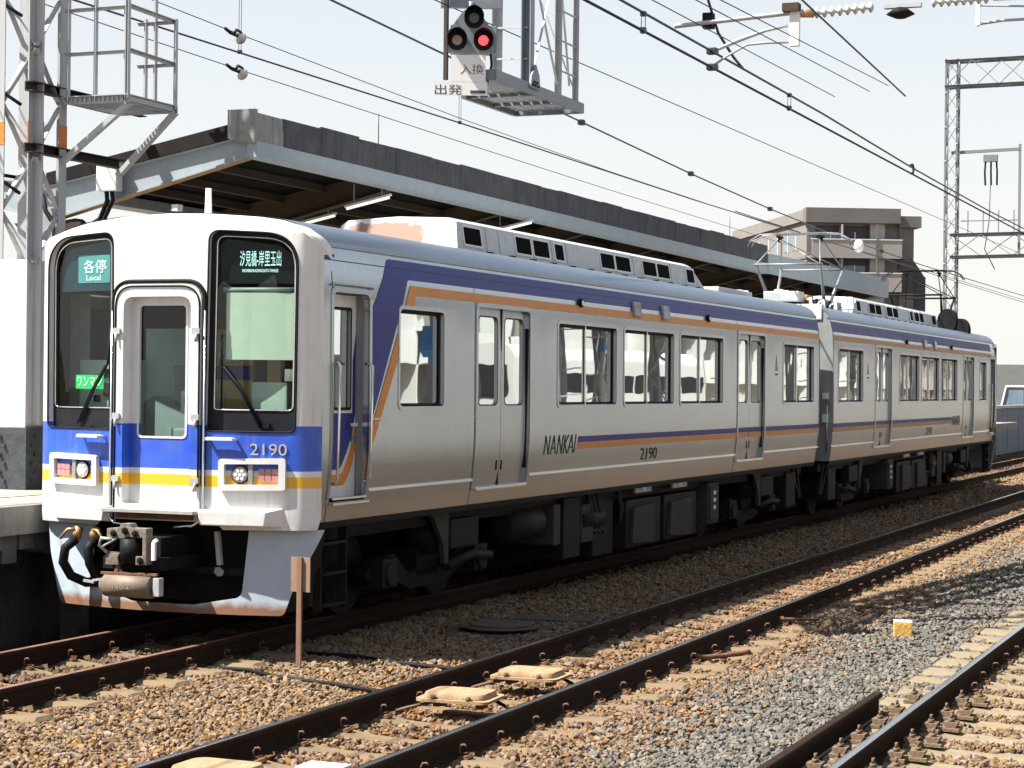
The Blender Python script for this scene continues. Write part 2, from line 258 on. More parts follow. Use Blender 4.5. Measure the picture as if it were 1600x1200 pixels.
# ------------------------------------------------------------------ building blocks
def tag(o, label=None, cat=None, group=None, kind=None):
    for k, v in (('label', label), ('category', cat), ('group', group), ('kind', kind)):
        if v: o[k] = v
    return o
def empty(name, loc=(0, 0, 0), rz=0.0):
    o = bpy.data.objects.new(name, None); COL.objects.link(o); o.location = loc; o.rotation_euler = (0, 0, rz); o.empty_display_size = 0.2; return o
def thing(name, label, cat, loc=(0, 0, 0), rz=0.0, group=None):
    return tag(empty(name, loc, rz), label, cat, group)
def finish(name, me, m, parent=None, smooth=False):
    if m is not None:
        for q in (m if isinstance(m, (list, tuple)) else [m]): me.materials.append(MATS[q] if isinstance(q, str) else q)
    if smooth:
        for p in me.polygons: p.use_smooth = True
    o = bpy.data.objects.new(name, me); COL.objects.link(o)
    if parent is not None:
        o.parent = parent
    return o
class B:
    """collects shapes of ONE piece into a bmesh"""
    def __init__(s): s.bm = bmesh.new()
    def box(s, x0, x1, y0, y1, z0, z1, mi=0):
        vs = [s.bm.verts.new(p) for p in ((x0, y0, z0), (x1, y0, z0), (x1, y1, z0), (x0, y1, z0), (x0, y0, z1), (x1, y0, z1), (x1, y1, z1), (x0, y1, z1))]
        for f in ((3, 2, 1, 0), (4, 5, 6, 7), (0, 1, 5, 4), (1, 2, 6, 5), (2, 3, 7, 6), (3, 0, 4, 7)):
            s.bm.faces.new([vs[i] for i in f]).material_index = mi
        return s
    def bar(s, p, q, w, h=None, up=(0, 0, 1), mi=0):
        h = h or w; p = Vector(p); q = Vector(q); d = (q - p)
        if d.length < 1e-6: return s
        d.normalize(); upv = Vector(up)
        if abs(d.dot(upv)) > 0.98: upv = Vector((0, 1, 0))
        a = d.cross(upv).normalized(); b = a.cross(d).normalized()
        a *= w / 2; b *= h / 2
        vs = [s.bm.verts.new(x) for x in (p - a - b, p + a - b, p + a + b, p - a + b, q - a - b, q + a - b, q + a + b, q - a + b)]
        for f in ((3, 2, 1, 0), (4, 5, 6, 7), (0, 1, 5, 4), (1, 2, 6, 5), (2, 3, 7, 6), (3, 0, 4, 7)):
            s.bm.faces.new([vs[i] for i in f]).material_index = mi
        return s
    def tube(s, pts, r, n=8, cap=True, mi=0):
        pts = [Vector(p) for p in pts]; rings = []; prev = None
        for i, p in enumerate(pts):
            d = (pts[min(i + 1, len(pts) - 1)] - pts[max(i - 1, 0)]).normalized()
            if prev is None:
                a = d.orthogonal().normalized()
            else:
                a = (prev - d * prev.dot(d)).normalized()
            prev = a; b = d.cross(a); rr = r[i] if isinstance(r, (list, tuple)) else r
            rings.append([s.bm.verts.new(p + (a * math.cos(t) + b * math.sin(t)) * rr) for t in [2 * math.pi * k / n for k in range(n)]])
        for A, C in zip(rings, rings[1:]):
            for k in range(n):
                f = s.bm.faces.new((A[k], A[(k + 1) % n], C[(k + 1) % n], C[k])); f.smooth = True; f.material_index = mi
        if cap:
            s.bm.faces.new(rings[0][::-1]).material_index = mi; s.bm.faces.new(rings[-1]).material_index = mi
        return s
    def cyl(s, p, q, r, n=16, mi=0): return s.tube([p, q], r, n, True, mi)
    def prism(s, poly, fn, d0, d1, mi=0):
        """2D polygon (list of (a,b)) through fn(a,b,d) between depths d0 and d1"""
        A = [s.bm.verts.new(fn(a, b, d0)) for a, b in poly]; C = [s.bm.verts.new(fn(a, b, d1)) for a, b in poly]
        n = len(poly)
        s.bm.faces.new(A[::-1]).material_index = mi; s.bm.faces.new(C).material_index = mi
        for i in range(n): s.bm.faces.new((A[i], A[(i + 1) % n], C[(i + 1) % n], C[i])).material_index = mi
        return s
    def strip(s, A, C, closed=True, mi=0, smooth=False):
        va = [s.bm.verts.new(p) for p in A]; vc = [s.bm.verts.new(p) for p in C]; n = len(va)
        for i in range(n if closed else n - 1):
            f = s.bm.faces.new((va[i], va[(i + 1) % n], vc[(i + 1) % n], vc[i])); f.material_index = mi; f.smooth = smooth
        return s
    def out(s, name, m, parent=None, smooth=False, bevel=0.0, fix=True):
        if fix: bmesh.ops.recalc_face_normals(s.bm, faces=s.bm.faces[:])
        if bevel > 0:
            ed = [e for e in s.bm.edges if len(e.link_faces) == 2 and e.calc_face_angle(0) > 0.6]
            bmesh.ops.bevel(s.bm, geom=ed, offset=bevel, segments=2, affect='EDGES', profile=0.7, clamp_overlap=True)
        me = bpy.data.meshes.new(name); s.bm.to_mesh(me); s.bm.free()
        return finish(name, me, m, parent, smooth)
def rpoly(pts, seg=5):
    """polygon with rounded corners: [(x, y, r), ...]"""
    out = []; n = len(pts)
    for i in range(n):
        p0 = Vector(pts[i - 1][:2]); p1 = Vector(pts[i][:2]); p2 = Vector(pts[(i + 1) % n][:2]); r = pts[i][2] if len(pts[i]) > 2 else 0
        if r <= 0: out.append(tuple(p1)); continue
        a = (p0 - p1).normalized(); b = (p2 - p1).normalized(); ang = a.angle(b); t = min(r / math.tan(ang / 2), 0.49 * (p0 - p1).length, 0.49 * (p2 - p1).length)
        A = p1 + a * t; C = p1 + b * t
        for k in range(seg + 1):
            u = k / seg; out.append(tuple(A * (1 - u) ** 2 + p1 * 2 * u * (1 - u) + C * u * u))
    return out
def rrect(x0, x1, y0, y1, r, seg=5): return rpoly([(x0, y0, r), (x1, y0, r), (x1, y1, r), (x0, y1, r)], seg)
def dense(loop, step=0.12):
    out = []; n = len(loop)
    for i in range(n):
        a = Vector(loop[i][:2]); b = Vector(loop[(i + 1) % n][:2]); k = max(1, int(math.ceil((b - a).length / step)))
        for j in range(k): out.append(tuple(a.lerp(b, j / k)))
    return out
def inside(p, loop):
    x, y = p; c = False; n = len(loop); j = n - 1
    for i in range(n):
        xi, yi = loop[i]; xj, yj = loop[j]
        if (yi > y) != (yj > y) and x < (xj - xi) * (y - yi) / (yj - yi) + xi: c = not c
        j = i
    return c
def sheet(name, outer, holes, fn, m, parent, ulev=(), vlev=(), d=0.0, reveal=0.0, smooth=True, step=0.12, edge=0.0):
    """a curved sheet: polygon with holes in (u,v), laid on fn(u,v,d); reveal = depth of the hole edges, edge = depth of the outer edge"""
    loops = [dense(outer, step)] + [dense(h, step) for h in holes]
    vs = []; es = []
    for lp in loops:
        b0 = len(vs); vs += [Vector(p) for p in lp]; es += [(b0 + i, b0 + (i + 1) % len(lp)) for i in range(len(lp))]
    us = [p[0] for p in loops[0]]; ws = [p[1] for p in loops[0]]; u0, u1, v0, v1 = min(us), max(us), min(ws), max(ws)
    for v in vlev:
        if v0 < v < v1: vs += [Vector((u0 - 0.01, v)), Vector((u1 + 0.01, v))]; es.append((len(vs) - 2, len(vs) - 1))
    for u in ulev:
        if u0 < u < u1: vs += [Vector((u, v0 - 0.01)), Vector((u, v1 + 0.01))]; es.append((len(vs) - 2, len(vs) - 1))
    V, E_, F_, *_ = geometry.delaunay_2d_cdt(vs, es, [], 0, 1e-5)
    bm = bmesh.new(); bv = {}; fuv = {}
    for f in F_:
        c = (sum(V[i].x for i in f) / 3, sum(V[i].y for i in f) / 3)
        if not inside(c, loops[0]) or any(inside(c, h) for h in loops[1:]): continue
        for i in f:
            if i not in bv: bv[i] = bm.verts.new(fn(V[i].x, V[i].y, d))
        try: fuv[bm.faces.new([bv[i] for i in f])] = c
        except ValueError: pass
    if smooth:
        for f in bm.faces: f.smooth = True
    bm.normal_update()      # every face must look outwards (glass needs it)
    flip = []
    for f in bm.faces:
        uv = fuv.get(f)
        if uv and f.normal.dot(Vector(fn(uv[0], uv[1], d + .01)) - Vector(fn(uv[0], uv[1], d))) < 0: flip.append(f)
    if flip: bmesh.ops.reverse_faces(bm, faces=flip)
    def wall(lp, dep):
        A = [bm.verts.new(fn(p[0], p[1], d)) for p in lp]; C = [bm.verts.new(fn(p[0], p[1], d - dep)) for p in lp]
        for i in range(len(lp)):
            f = bm.faces.new((A[i], A[(i + 1) % len(lp)], C[(i + 1) % len(lp)], C[i]))
    if reveal:
        for lp in loops[1:]: wall(lp, reveal)
    if edge: wall(loops[0], edge)
    me = bpy.data.meshes.new(name); bm.to_mesh(me); bm.free()
    return finish(name, me, m, parent)
_UNIT = {}
def unit_mesh(m, kind='bar'):
    k = (m, kind)
    if k not in _UNIT:
        b = B()
        if kind == 'bar': b.box(-.5, .5, -.5, .5, 0, 1)
        elif kind == 'angle':   # an L section
            b.box(-.5, .5, -.5, -.38, 0, 1); b.box(-.5, -.38, -.38, .5, 0, 1)
        elif kind == 'channel':
            b.box(-.5, .5, -.5, -.40, 0, 1); b.box(-.5, .5, .40, .5, 0, 1); b.box(-.5, -.38, -.40, .40, 0, 1)
        elif kind == 'round': b.cyl((0, 0, 0), (0, 0, 1), .5, 8)
        me = bpy.data.meshes.new('unit_' + kind); bmesh.ops.recalc_face_normals(b.bm, faces=b.bm.faces[:]); b.bm.to_mesh(me); b.bm.free(); me.materials.append(MATS[m]); _UNIT[k] = me
    return _UNIT[k]
def stick(name, p, q, wd, h, m, parent=None, kind='bar', roll=0.0, base=(0, 0, 0)):
    """one straight member as its own object (shared mesh), given in world coordinates; base = world location of its (unrotated) parent"""
    p = Vector(p) - Vector(base); q = Vector(q) - Vector(base); d = q - p
    o = bpy.data.objects.new(name, unit_mesh(m, kind)); COL.objects.link(o)
    z = d.normalized(); up = Vector((0, 0, 1)) if abs(z.z) < 0.95 else Vector((0, 1, 0))
    x = z.cross(up).normalized(); y = z.cross(x)
    R_ = Matrix((x, y, z)).transposed().to_4x4() @ Matrix.Rotation(roll, 4, 'Z')
    if parent is not None: o.parent = parent
    o.matrix_basis = Matrix.Translation(p) @ R_ @ Matrix.Diagonal((wd, h, d.length, 1))
    return o
def text_mesh(s, size=1.0, extrude=0.0, align='CENTER'):
    c = bpy.data.curves.new('lettering', 'FONT'); c.body = s; c.size = size; c.extrude = extrude; c.align_x = align; c.align_y = 'CENTER'; c.resolution_u = 3
    o = bpy.data.objects.new('lettering', c); COL.objects.link(o)
    dg = bpy.context.evaluated_depsgraph_get(); me = bpy.data.meshes.new_from_object(o.evaluated_get(dg))
    bpy.data.objects.remove(o); bpy.data.curves.remove(c); return me
def lettering(name, s, m, parent, fn, wdt, hgt, d=0.002, depth=0.0, skew=0.0):
    """text fitted to wdt x hgt and laid on a surface: fn(a, b, d) with a to the right, b up"""
    me = text_mesh(s)
    xs = [v.co.x for v in me.vertices]; ys = [v.co.y for v in me.vertices]
    if not xs: return None
    x0, x1, y0, y1 = min(xs), max(xs), min(ys), max(ys)
    for v in me.vertices:
        a = (v.co.x - x0) / max(1e-6, x1 - x0) * wdt; b = (v.co.y - y0) / max(1e-6, y1 - y0) * hgt
        v.co = fn(a + skew * b, b, d)
    if depth:
        bm = bmesh.new(); bm.from_mesh(me); r = bmesh.ops.extrude_face_region(bm, geom=bm.faces[:]); vv = [g for g in r['geom'] if isinstance(g, bmesh.types.BMVert)]
        c = fn(0, 0, 0); n_ = (Vector(fn(0, 0, 1)) - Vector(c)).normalized() * depth
        for g in vv: g.co += n_
        bmesh.ops.recalc_face_normals(bm, faces=bm.faces[:]); bm.to_mesh(me); bm.free()
    return finish(name, me, m, parent)

# ------------------------------------------------------------------ ground, ballast, tracks
def c1(y):            # centre line of the train's track (a very slight bend)
    for (a, xa), (b, xb) in (((-60, 0.0), (0, 0.0)), ((0, 0.0), (17.3, 0.17)), ((17.3, 0.17), (35, 0.31)), ((35, 0.31), (140, 0.9))):
        if y <= b: return -1.37 + xa + (xb - xa) * (y - a) / (b - a)
    return -0.47
C2 = 2.1775; C3 = 5.735
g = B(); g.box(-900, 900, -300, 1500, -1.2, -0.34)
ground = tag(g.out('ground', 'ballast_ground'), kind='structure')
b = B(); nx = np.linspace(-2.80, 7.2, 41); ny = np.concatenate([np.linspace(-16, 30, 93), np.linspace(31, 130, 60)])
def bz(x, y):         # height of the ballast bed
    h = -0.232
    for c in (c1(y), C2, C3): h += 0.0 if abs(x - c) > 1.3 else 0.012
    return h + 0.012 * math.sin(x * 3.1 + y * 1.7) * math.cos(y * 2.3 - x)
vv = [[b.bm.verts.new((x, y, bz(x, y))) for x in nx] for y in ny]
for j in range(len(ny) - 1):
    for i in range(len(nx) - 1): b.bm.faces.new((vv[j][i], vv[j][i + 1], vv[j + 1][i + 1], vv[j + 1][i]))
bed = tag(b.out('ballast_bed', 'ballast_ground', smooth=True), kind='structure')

SL = 0.60
def sleepers_y(off, y0, y1): 
    return [off + SL * k for k in range(int((y0 - off) / SL), int((y1 - off) / SL) + 1)]
SY2 = sleepers_y(0.1, -8.5, 62); SY1 = sleepers_y(0.3, -9, 6) ; SY3 = sleepers_y(0.05, -7.2, 11)
# loose stones: real pieces, scattered by instancing
stones = bpy.data.collections.new('stone_shapes')
for k in range(7):
    bm = bmesh.new(); bmesh.ops.create_icosphere(bm, subdivisions=2, radius=1.0)
    sc = Vector((random.uniform(.8, 1.25), random.uniform(.7, 1.0), random.uniform(.5, .8))); ax = [Vector((random.gauss(0, 1), random.gauss(0, 1), random.gauss(0, 1))).normalized() for _ in range(9)]; cut = [random.uniform(.38, .72) for _ in range(9)]
    for v in bm.verts:
        for a, c in zip(ax, cut):
            q = v.co.dot(a)
            if q > c: v.co -= a * (q - c)
        v.co = Vector((v.co.x * sc.x, v.co.y * sc.y, v.co.z * sc.z))
    bmesh.ops.dissolve_degenerate(bm, dist=0.02, edges=bm.edges[:])
    me = bpy.data.meshes.new('stone'); bm.to_mesh(me); bm.free(); me.materials.append(MATS['ballast_stone'])
    stones.objects.link(bpy.data.objects.new('stone', me))
def covered(x, y):
    """True where a sleeper top or a rail foot keeps the stones away"""
    m = np.zeros(len(x), bool); cy1 = np.array([c1(v) for v in y]) if len(y) < 4000 else np.interp(y, [-60, 0, 17.3, 35, 140], [-1.37, -1.37, -1.20, -1.06, -0.47])
    for c, off, half in ((cy1, 0.3, .82), (C2, 0.1, .80), (C3, 0.05, .82)):
        dx = np.abs(x - c); ph = np.abs((y - off + SL / 2) % SL - SL / 2)
        m |= (dx < half) & (ph < (0.105 if off != 0.05 else 0.15)); m |= (np.abs(dx - 0.565) < 0.085)
    return m
P = []; SCL = []
for (x0, x1, y0, y1, dens, r0, r1) in ((-2.7, 7.1, -9, 2, 1450, .017, .034), (-2.7, 7.1, 2, 10, 950, .018, .036), (-2.6, 7.1, 10, 24, 480, .024, .042), (-2.6, 6.0, 24, 48, 160, .034, .058), (-2.6, 5.0, 48, 90, 60, .05, .085)):
    nn = int((x1 - x0) * (y1 - y0) * dens); x = RNG.uniform(x0, x1, nn); y = RNG.uniform(y0, y1, nn)
    # only where the camera or the mirror of the train can see it
    k = ~covered(x, y); lay = RNG.random(nn) < 0.97; k &= lay
    k |= (RNG.random(nn) < 0.05) & ~((np.abs(np.abs(x - C2) - 0.565) < 0.08) | (np.abs(np.abs(x - C3) - 0.565) < 0.08) | (np.abs(np.abs(x + 1.3) - 0.565) < 0.12))
    x = x[k]; y = y[k]; s = np.clip(RNG.lognormal(0, .26, len(x)), .5, 1.8) * (r0 + r1) / 2 * .90
    z = -0.198 + 0.012 * np.sin(x * 3.1 + y * 1.7) * np.cos(y * 2.3 - x) + RNG.uniform(-.012, .022, len(x)) + 0.010 * np.sin(x * 11 + 3 * np.sin(y * 5)) * np.sin(y * 9)
    P.append(np.stack([x, y, z], -1)); SCL.append(s)
P = np.concatenate(P); SCL = np.concatenate(SCL)
me = bpy.data.meshes.new('ballast'); me.vertices.add(len(P)); me.vertices.foreach_set('co', P.astype(np.float32).ravel())
at = me.attributes.new('scl', 'FLOAT', 'POINT'); at.data.foreach_set('value', SCL.astype(np.float32))
at = me.attributes.new('rot', 'FLOAT_VECTOR', 'POINT'); at.data.foreach_set('vector', np.stack([RNG.normal(0, .5, len(P)), RNG.normal(0, .5, len(P)), RNG.uniform(0, 6.28, len(P))], -1).astype(np.float32).ravel())
bal = bpy.data.objects.new('ballast', me); COL.objects.link(bal); me.materials.append(MATS['ballast_stone'])
ng = bpy.data.node_groups.new('scatter', 'GeometryNodeTree')
ng.interface.new_socket('Geometry', in_out='INPUT', socket_type='NodeSocketGeometry'); ng.interface.new_socket('Geometry', in_out='OUTPUT', socket_type='NodeSocketGeometry')
gi = ng.nodes.new('NodeGroupInput'); go = ng.nodes.new('NodeGroupOutput'); ip = ng.nodes.new('GeometryNodeInstanceOnPoints'); ci = ng.nodes.new('GeometryNodeCollectionInfo')
ci.inputs['Collection'].default_value = stones; ci.inputs['Separate Children'].default_value = True; ci.inputs['Reset Children'].default_value = True
a1 = ng.nodes.new('GeometryNodeInputNamedAttribute'); a1.data_type = 'FLOAT'; a1.inputs[0].default_value = 'scl'
a2 = ng.nodes.new('GeometryNodeInputNamedAttribute'); a2.data_type = 'FLOAT_VECTOR'; a2.inputs[0].default_value = 'rot'
ng.links.new(gi.outputs[0], ip.inputs['Points']); ng.links.new(ci.outputs[0], ip.inputs['Instance']); ip.inputs['Pick Instance'].default_value = True
ng.links.new(a1.outputs[0], ip.inputs['Scale']); ng.links.new(a2.outputs[0], ip.inputs['Rotation']); ng.links.new(ip.outputs[0], go.inputs[0])
bal.modifiers.new('scatter', 'NODES').node_group = ng
tag(bal, 'loose tan and grey track ballast stones around all the rails', 'ballast', kind='stuff')

RP = [(-.0635, -.153), (.0635, -.153), (.0635, -.143), (.012, -.128), (.0075, -.118), (.0075, -.052), (.012, -.044), (.0325, -.036), (.0325, -.010), (.026, -.001), (.012, 0.0), (-.012, 0.0), (-.026, -.001), (-.0325, -.010), (-.0325, -.036), (-.012, -.044), (-.0075, -.052), (-.0075, -.118), (-.012, -.128), (-.0635, -.143)]
def rail(name, parent, path, m, zoff=0.0):
    """rail section swept along (x, y) points; the worn running surface is a strip of its own colour"""
    b = B(); rings = [[b.bm.verts.new((x + px, y, pz + zoff)) for px, pz in RP] for x, y in path]
    n = len(RP)
    for A, C in zip(rings, rings[1:]):
        for k in range(n):
            f = b.bm.faces.new((A[k], A[(k + 1) % n], C[(k + 1) % n], C[k])); f.material_index = 1 if k in (9, 10, 11) else 0
    b.bm.faces.new(rings[0][::-1]); b.bm.faces.new(rings[-1])
    return b.out(name, ['rail_side', m], parent)
def clip_mesh():
    b = B()
    b.tube([(-.03, 0, .0), (-.028, 0, .055), (-.015, 0, .078), (.008, 0, .082), (.02, .0, .07)], .007, 6)
    b.tube([(-.03, .0, .02), (.02, .025, .03), (.05, .015, .028), (.055, -.02, .02), (.02, -.03, .01)], .0075, 6)
    b.box(-.04, .05, -.035, .035, -.004, .008)
    me = bpy.data.meshes.new('rail_clip'); bmesh.ops.recalc_face_normals(b.bm, faces=b.bm.faces[:]); b.bm.to_mesh(me); b.bm.free(); me.materials.append(MATS['rust']); return me
CLIP = clip_mesh()
def sleeper_mesh(m, half=1.0, wid=1.0):
    """prestressed concrete sleeper: wide seats under the rails, lower waist between, sloping sides"""
    b = B(); st = [(-half, .085, .03), (-half + .03, .115, .0), (-.80, .125, .004), (-.62, .13, .0), (-.46, .125, .002), (-.28, .10, .022), (0, .095, .030), (.28, .10, .022), (.46, .125, .002), (.62, .13, 0), (.80, .125, .004), (half - .03, .115, .0), (half, .085, .03)]
    rings = []
    for x, hw, dz in st:
        hw *= wid; dz *= 1.0
        rings.append([b.bm.verts.new((x, yy, zz)) for yy, zz in ((-hw - .02, -.17), (-hw, -.03 - dz), (-hw * .72, -dz), (hw * .72, -dz), (hw, -.03 - dz), (hw + .02, -.17))])
    for A, C in zip(rings, rings[1:]):
        for k in range(5): b.bm.faces.new((A[k], A[k + 1], C[k + 1], C[k]))
    b.bm.faces.new(rings[0]); b.bm.faces.new(rings[-1][::-1])
    bmesh.ops.recalc_face_normals(b.bm, faces=b.bm.faces[:]); me = bpy.data.meshes.new('sleeper'); b.bm.to_mesh(me); b.bm.free(); me.materials.append(MATS[m])
    for p in me.polygons: p.use_smooth = False
    return me
SLM = sleeper_mesh('sleeper'); SLP = sleeper_mesh('sleeper_pale', 1.06, 1.45)
ncl = [0]
def track(name, label, cfun, ys, slm, railmat, y0, y1, clips, extra=None):
    t = thing(name, label, 'railway track', (0, 0, 0))
    yy = sorted(set([y0, 0, 17.3, 35, y1]) | set(np.linspace(y0, y1, 12)))
    for s in (-1, 1): rail('rail', t, [(cfun(y) + s * .565, y) for y in yy if y0 <= y <= y1], railmat)
    for i, y in enumerate(ys):
        o = bpy.data.objects.new('sleeper', slm); COL.objects.link(o); o.parent = t
        o.location = (cfun(y) + random.uniform(-.015, .015), y + random.uniform(-.012, .012), -.158 + random.uniform(-.006, .004)); o.rotation_euler = (random.uniform(-.012, .012), random.uniform(-.004, .004), random.uniform(-.012, .012))
        if clips(y) and ncl[0] < 300:
            for rs in (-.565, .565):
                for s in (-1, 1):
                    c = bpy.data.objects.new('rail_clip', CLIP); COL.objects.link(c); c.parent = o; c.location = (rs + s * .098, random.uniform(-.01, .01), .004)
                    c.rotation_euler = (0, 0, (0 if s > 0 else math.pi) + random.uniform(-.15, .15)); ncl[0] += 1
    return t
T1 = track('railway_track', 'rusty track under the parked silver train', c1, SY1, SLM, 'rail_head_rusty', -14, 135, lambda y: y < 0.5)
T2 = track('railway_track', 'middle track with polished rails and rusty beacon lids between them', lambda y: C2, SY2, SLM, 'rail_head', -14, 140, lambda y: y < 24)
T3 = track('railway_track', 'track at the lower right corner with short guard rail beside it', lambda y: C3, SY3, SLP, 'rail_head', -14, 60, lambda y: y > 0.4 and y < 8)
# bolted base plates of the near track
def plate_mesh():
    b = B(); b.box(-.10, .10, -.085, .085, 0, .022); b.prism([(-.05, .022), (.05, .022), (.075, .05), (.075, .062), (-.075, .062), (-.075, .05)], lambda a, z, d: (a, d, z), -.055, .055)
    b.cyl((0, 0, .062), (0, 0, .085), .036, 6); b.cyl((0, 0, .085), (0, 0, .118), .017, 8)
    bmesh.ops.recalc_face_normals(b.bm, faces=b.bm.faces[:]); me = bpy.data.meshes.new('clamp_plate'); b.bm.to_mesh(me); b.bm.free(); me.materials.append(MATS['rust_plate']); return me
mat('rust_plate', (0.13, 0.085, 0.05), 0.85, var=0.3, vscale=14, col2=(0.20, 0.14, 0.09), bump=0.3)
PLM = plate_mesh()
for s in [o for o in T3.children if o.name.startswith('sleeper')]:
    if s.location.y > 0.6: continue
    for x in (-.80, -.68, -.45, -.33):
        c = bpy.data.objects.new('clamp_plate', PLM); COL.objects.link(c); c.parent = s; c.location = (x, -.045 if x in (-.80, -.45) else .05, .0); c.scale = (.62, .95, .95)
rail('guard_rail', T3, [(4.77, -14), (4.79, -0.55)], 'rail_side', -0.012)
b = B(); b.box(4.80, 4.842, -14, -.6, -.152, -.147); b.out('lit_flange', 'rust_light', T3)  # pale strip on the guard rail's foot, sunlight put into its colour

# rusty beacon lids standing between the rails of the middle track
def beacon(x, y, label, m='rust_light', rz=0.0):
    t = thing('beacon_box', label, 'track beacon', (x, y, -.16), rz, 'beacon boxes between the rails')
    b = B(); b.prism(rrect(-.27, .27, -.215, .215, .07), lambda a, c, d: (a, c, d), .105, .125); b.out('base_plate', 'rust_light', t)
    b = B(); b.prism(rrect(-.235, .235, -.18, .18, .09), lambda a, c, d: (a * (1 - max(0, d - .13) * 1.6), c * (1 - max(0, d - .13) * 1.6), d), .125, .165); b.out('lid', m, t, bevel=.014)
    for sx in (-1, 1):
        b = B(); b.box(sx * .16 - .025, sx * .16 + .025, -.06, .06, .05, .105); b.out('bracket', 'rust', t)
        b = B(); b.cyl((sx * .13, -.198, .12), (sx * .13, -.198, .155), .018, 6); b.out('bolt', 'rust', t)
    b = B(); b.tube([(-.16, -.1, .09), (-.33, -.16, .05), (-.42, -.16, .02)], .012, 6); b.out('cable', 'rust', t)
    b = B(); b.tube([(.15, .12, .12), (.36, .1, .03), (.50, .0, .01), (.52, -.2, .01)], .014, 6); b.out('cable', 'black_rubber', t)
    return t
beacon(2.13, -1.94, 'rusty flat beacon box nearer the bottom of the picture, between the middle rails', rz=.05)
beacon(2.18, -0.72, 'rusty flat beacon box just behind the other, between the middle rails', rz=.03)
beacon(2.0, -5.05, 'rusty lid cut by the bottom edge of the picture inside the middle track', 'rust_light')
b = B(); b.box(-.13, .13, -.10, .10, -.2, .03); tag(b.out('white_block', 'sign_white', bevel=.01), 'white block at the bottom edge beside the middle rail', 'block'); bpy.data.objects['white_block'].location = (2.56, -4.84, -.02)
# yellow cube marker
b = B(); b.box(-.085, .085, -.085, .085, -.08, .105); o = b.out('marker_block', 'yellow_block', bevel=.012); o.location = (4.03, 4.2, -.15); o.rotation_euler = (0.04, 0.02, .25)
b = B(); b.box(-.083, .083, -.083, .083, .106, .111); b.out('pale_top', 'pale_cream', o)  # thin cream cap, paler than the cube's yellow sides
tag(o, 'small yellow cube standing alone on the grey ballast', 'marker')
# scrap and cables in the stones
def cable(name, label, pts, r, m='black_rubber', cat='cable'):
    b = B(); q = []
    for i in range(len(pts) - 1):
        for k in range(5): q.append(Vector(pts[i]).lerp(Vector(pts[i + 1]), k / 5))
    q.append(Vector(pts[-1])); b.tube(q, r, 8); return tag(b.out(name, m, smooth=False), label, cat)
Z0 = -.165
cable('ground_cable', 'grey cable curving over the ballast in front of the brown marker post', [(-.75, -.62, Z0 - .02), (-.55, -.70, Z0), (-.25, -.76, Z0 + .012), (.14, -.93, Z0), (.6, -1.02, Z0 - .004), (1.07, -1.20, Z0), (1.5, -1.36, Z0)], .017)
cable('ground_cable', 'dark cable running from the train shadow to the middle rail', [(-.36, .42, Z0), (.18, .36, Z0 + .01), (.6, .23, Z0), (1.12, .1, Z0 + .005), (1.5, .02, Z0)], .02)
cable('bent_strap', 'bent rusty iron strap lying beside the middle track near the shadow', [(2.80, 1.52, -.13), (2.84, 1.62, -.15), (2.98, 1.84, -.15), (3.12, 2.06, -.135)], .022, 'rust', 'scrap')
cable('bent_strap', 'rusty iron strap lying by the middle track further along', [(2.82, 4.3, -.10), (2.95, 4.45, -.11), (3.05, 4.9, -.15)], .016, 'rust', 'scrap')
# round hand-hole cover in the shade beside the train
t = thing('hand_hole', 'dark round cover on a square slab in the shade beside the train', 'manhole', (.48, 2.75, -.17), .4)
b = B(); b.box(-.5, .5, -.5, .5, -.1, .0); b.out('slab', 'grimy' if 'grimy' in MATS else mat('grimy', (0.085, 0.065, 0.045), .9, var=.35, vscale=9, bump=.5), t, bevel=.01)
b = B(); b.cyl((0, 0, .03), (0, 0, .05), .40, 9); b.out('collar', 'grimy' if 'grimy' in MATS else mat('grimy', (0.085, 0.065, 0.045), .9, var=.35, vscale=9, bump=.5), t, bevel=.02)
b = B(); b.cyl((.02, .01, .05), (.02, .01, .065), .32, 9); b.out('lid', 'grimy', t, bevel=.012)
b = B(); b.box(-.4, .4, -.2, .2, -.2, -.02); o = b.out('trough_cover', 'grimy'); o.location = (.62, 3.85, -.14); o.rotation_euler = (0, 0, .2); tag(o, 'flat concrete trough cover in the shade behind the round lid', 'cover')
# brown marker post by the train's nose
t = thing('marker_post', 'thin brown marker post with small board standing by the train nose', 'marker post', (-.02, -.33, -.2))
b = B(); b.box(-.021, .021, -.012, .012, 0, .93); b.out('post', 'brown_paint' if 'brown_paint' in MATS else mat('brown_paint', (0.23, 0.13, 0.085), 0.6, var=.15), t)
b = B(); b.box(-.088, .088, .013, .022, .645, .93); b.out('board', mat('board_back', (0.29, 0.19, 0.13), .6, var=.1), t)

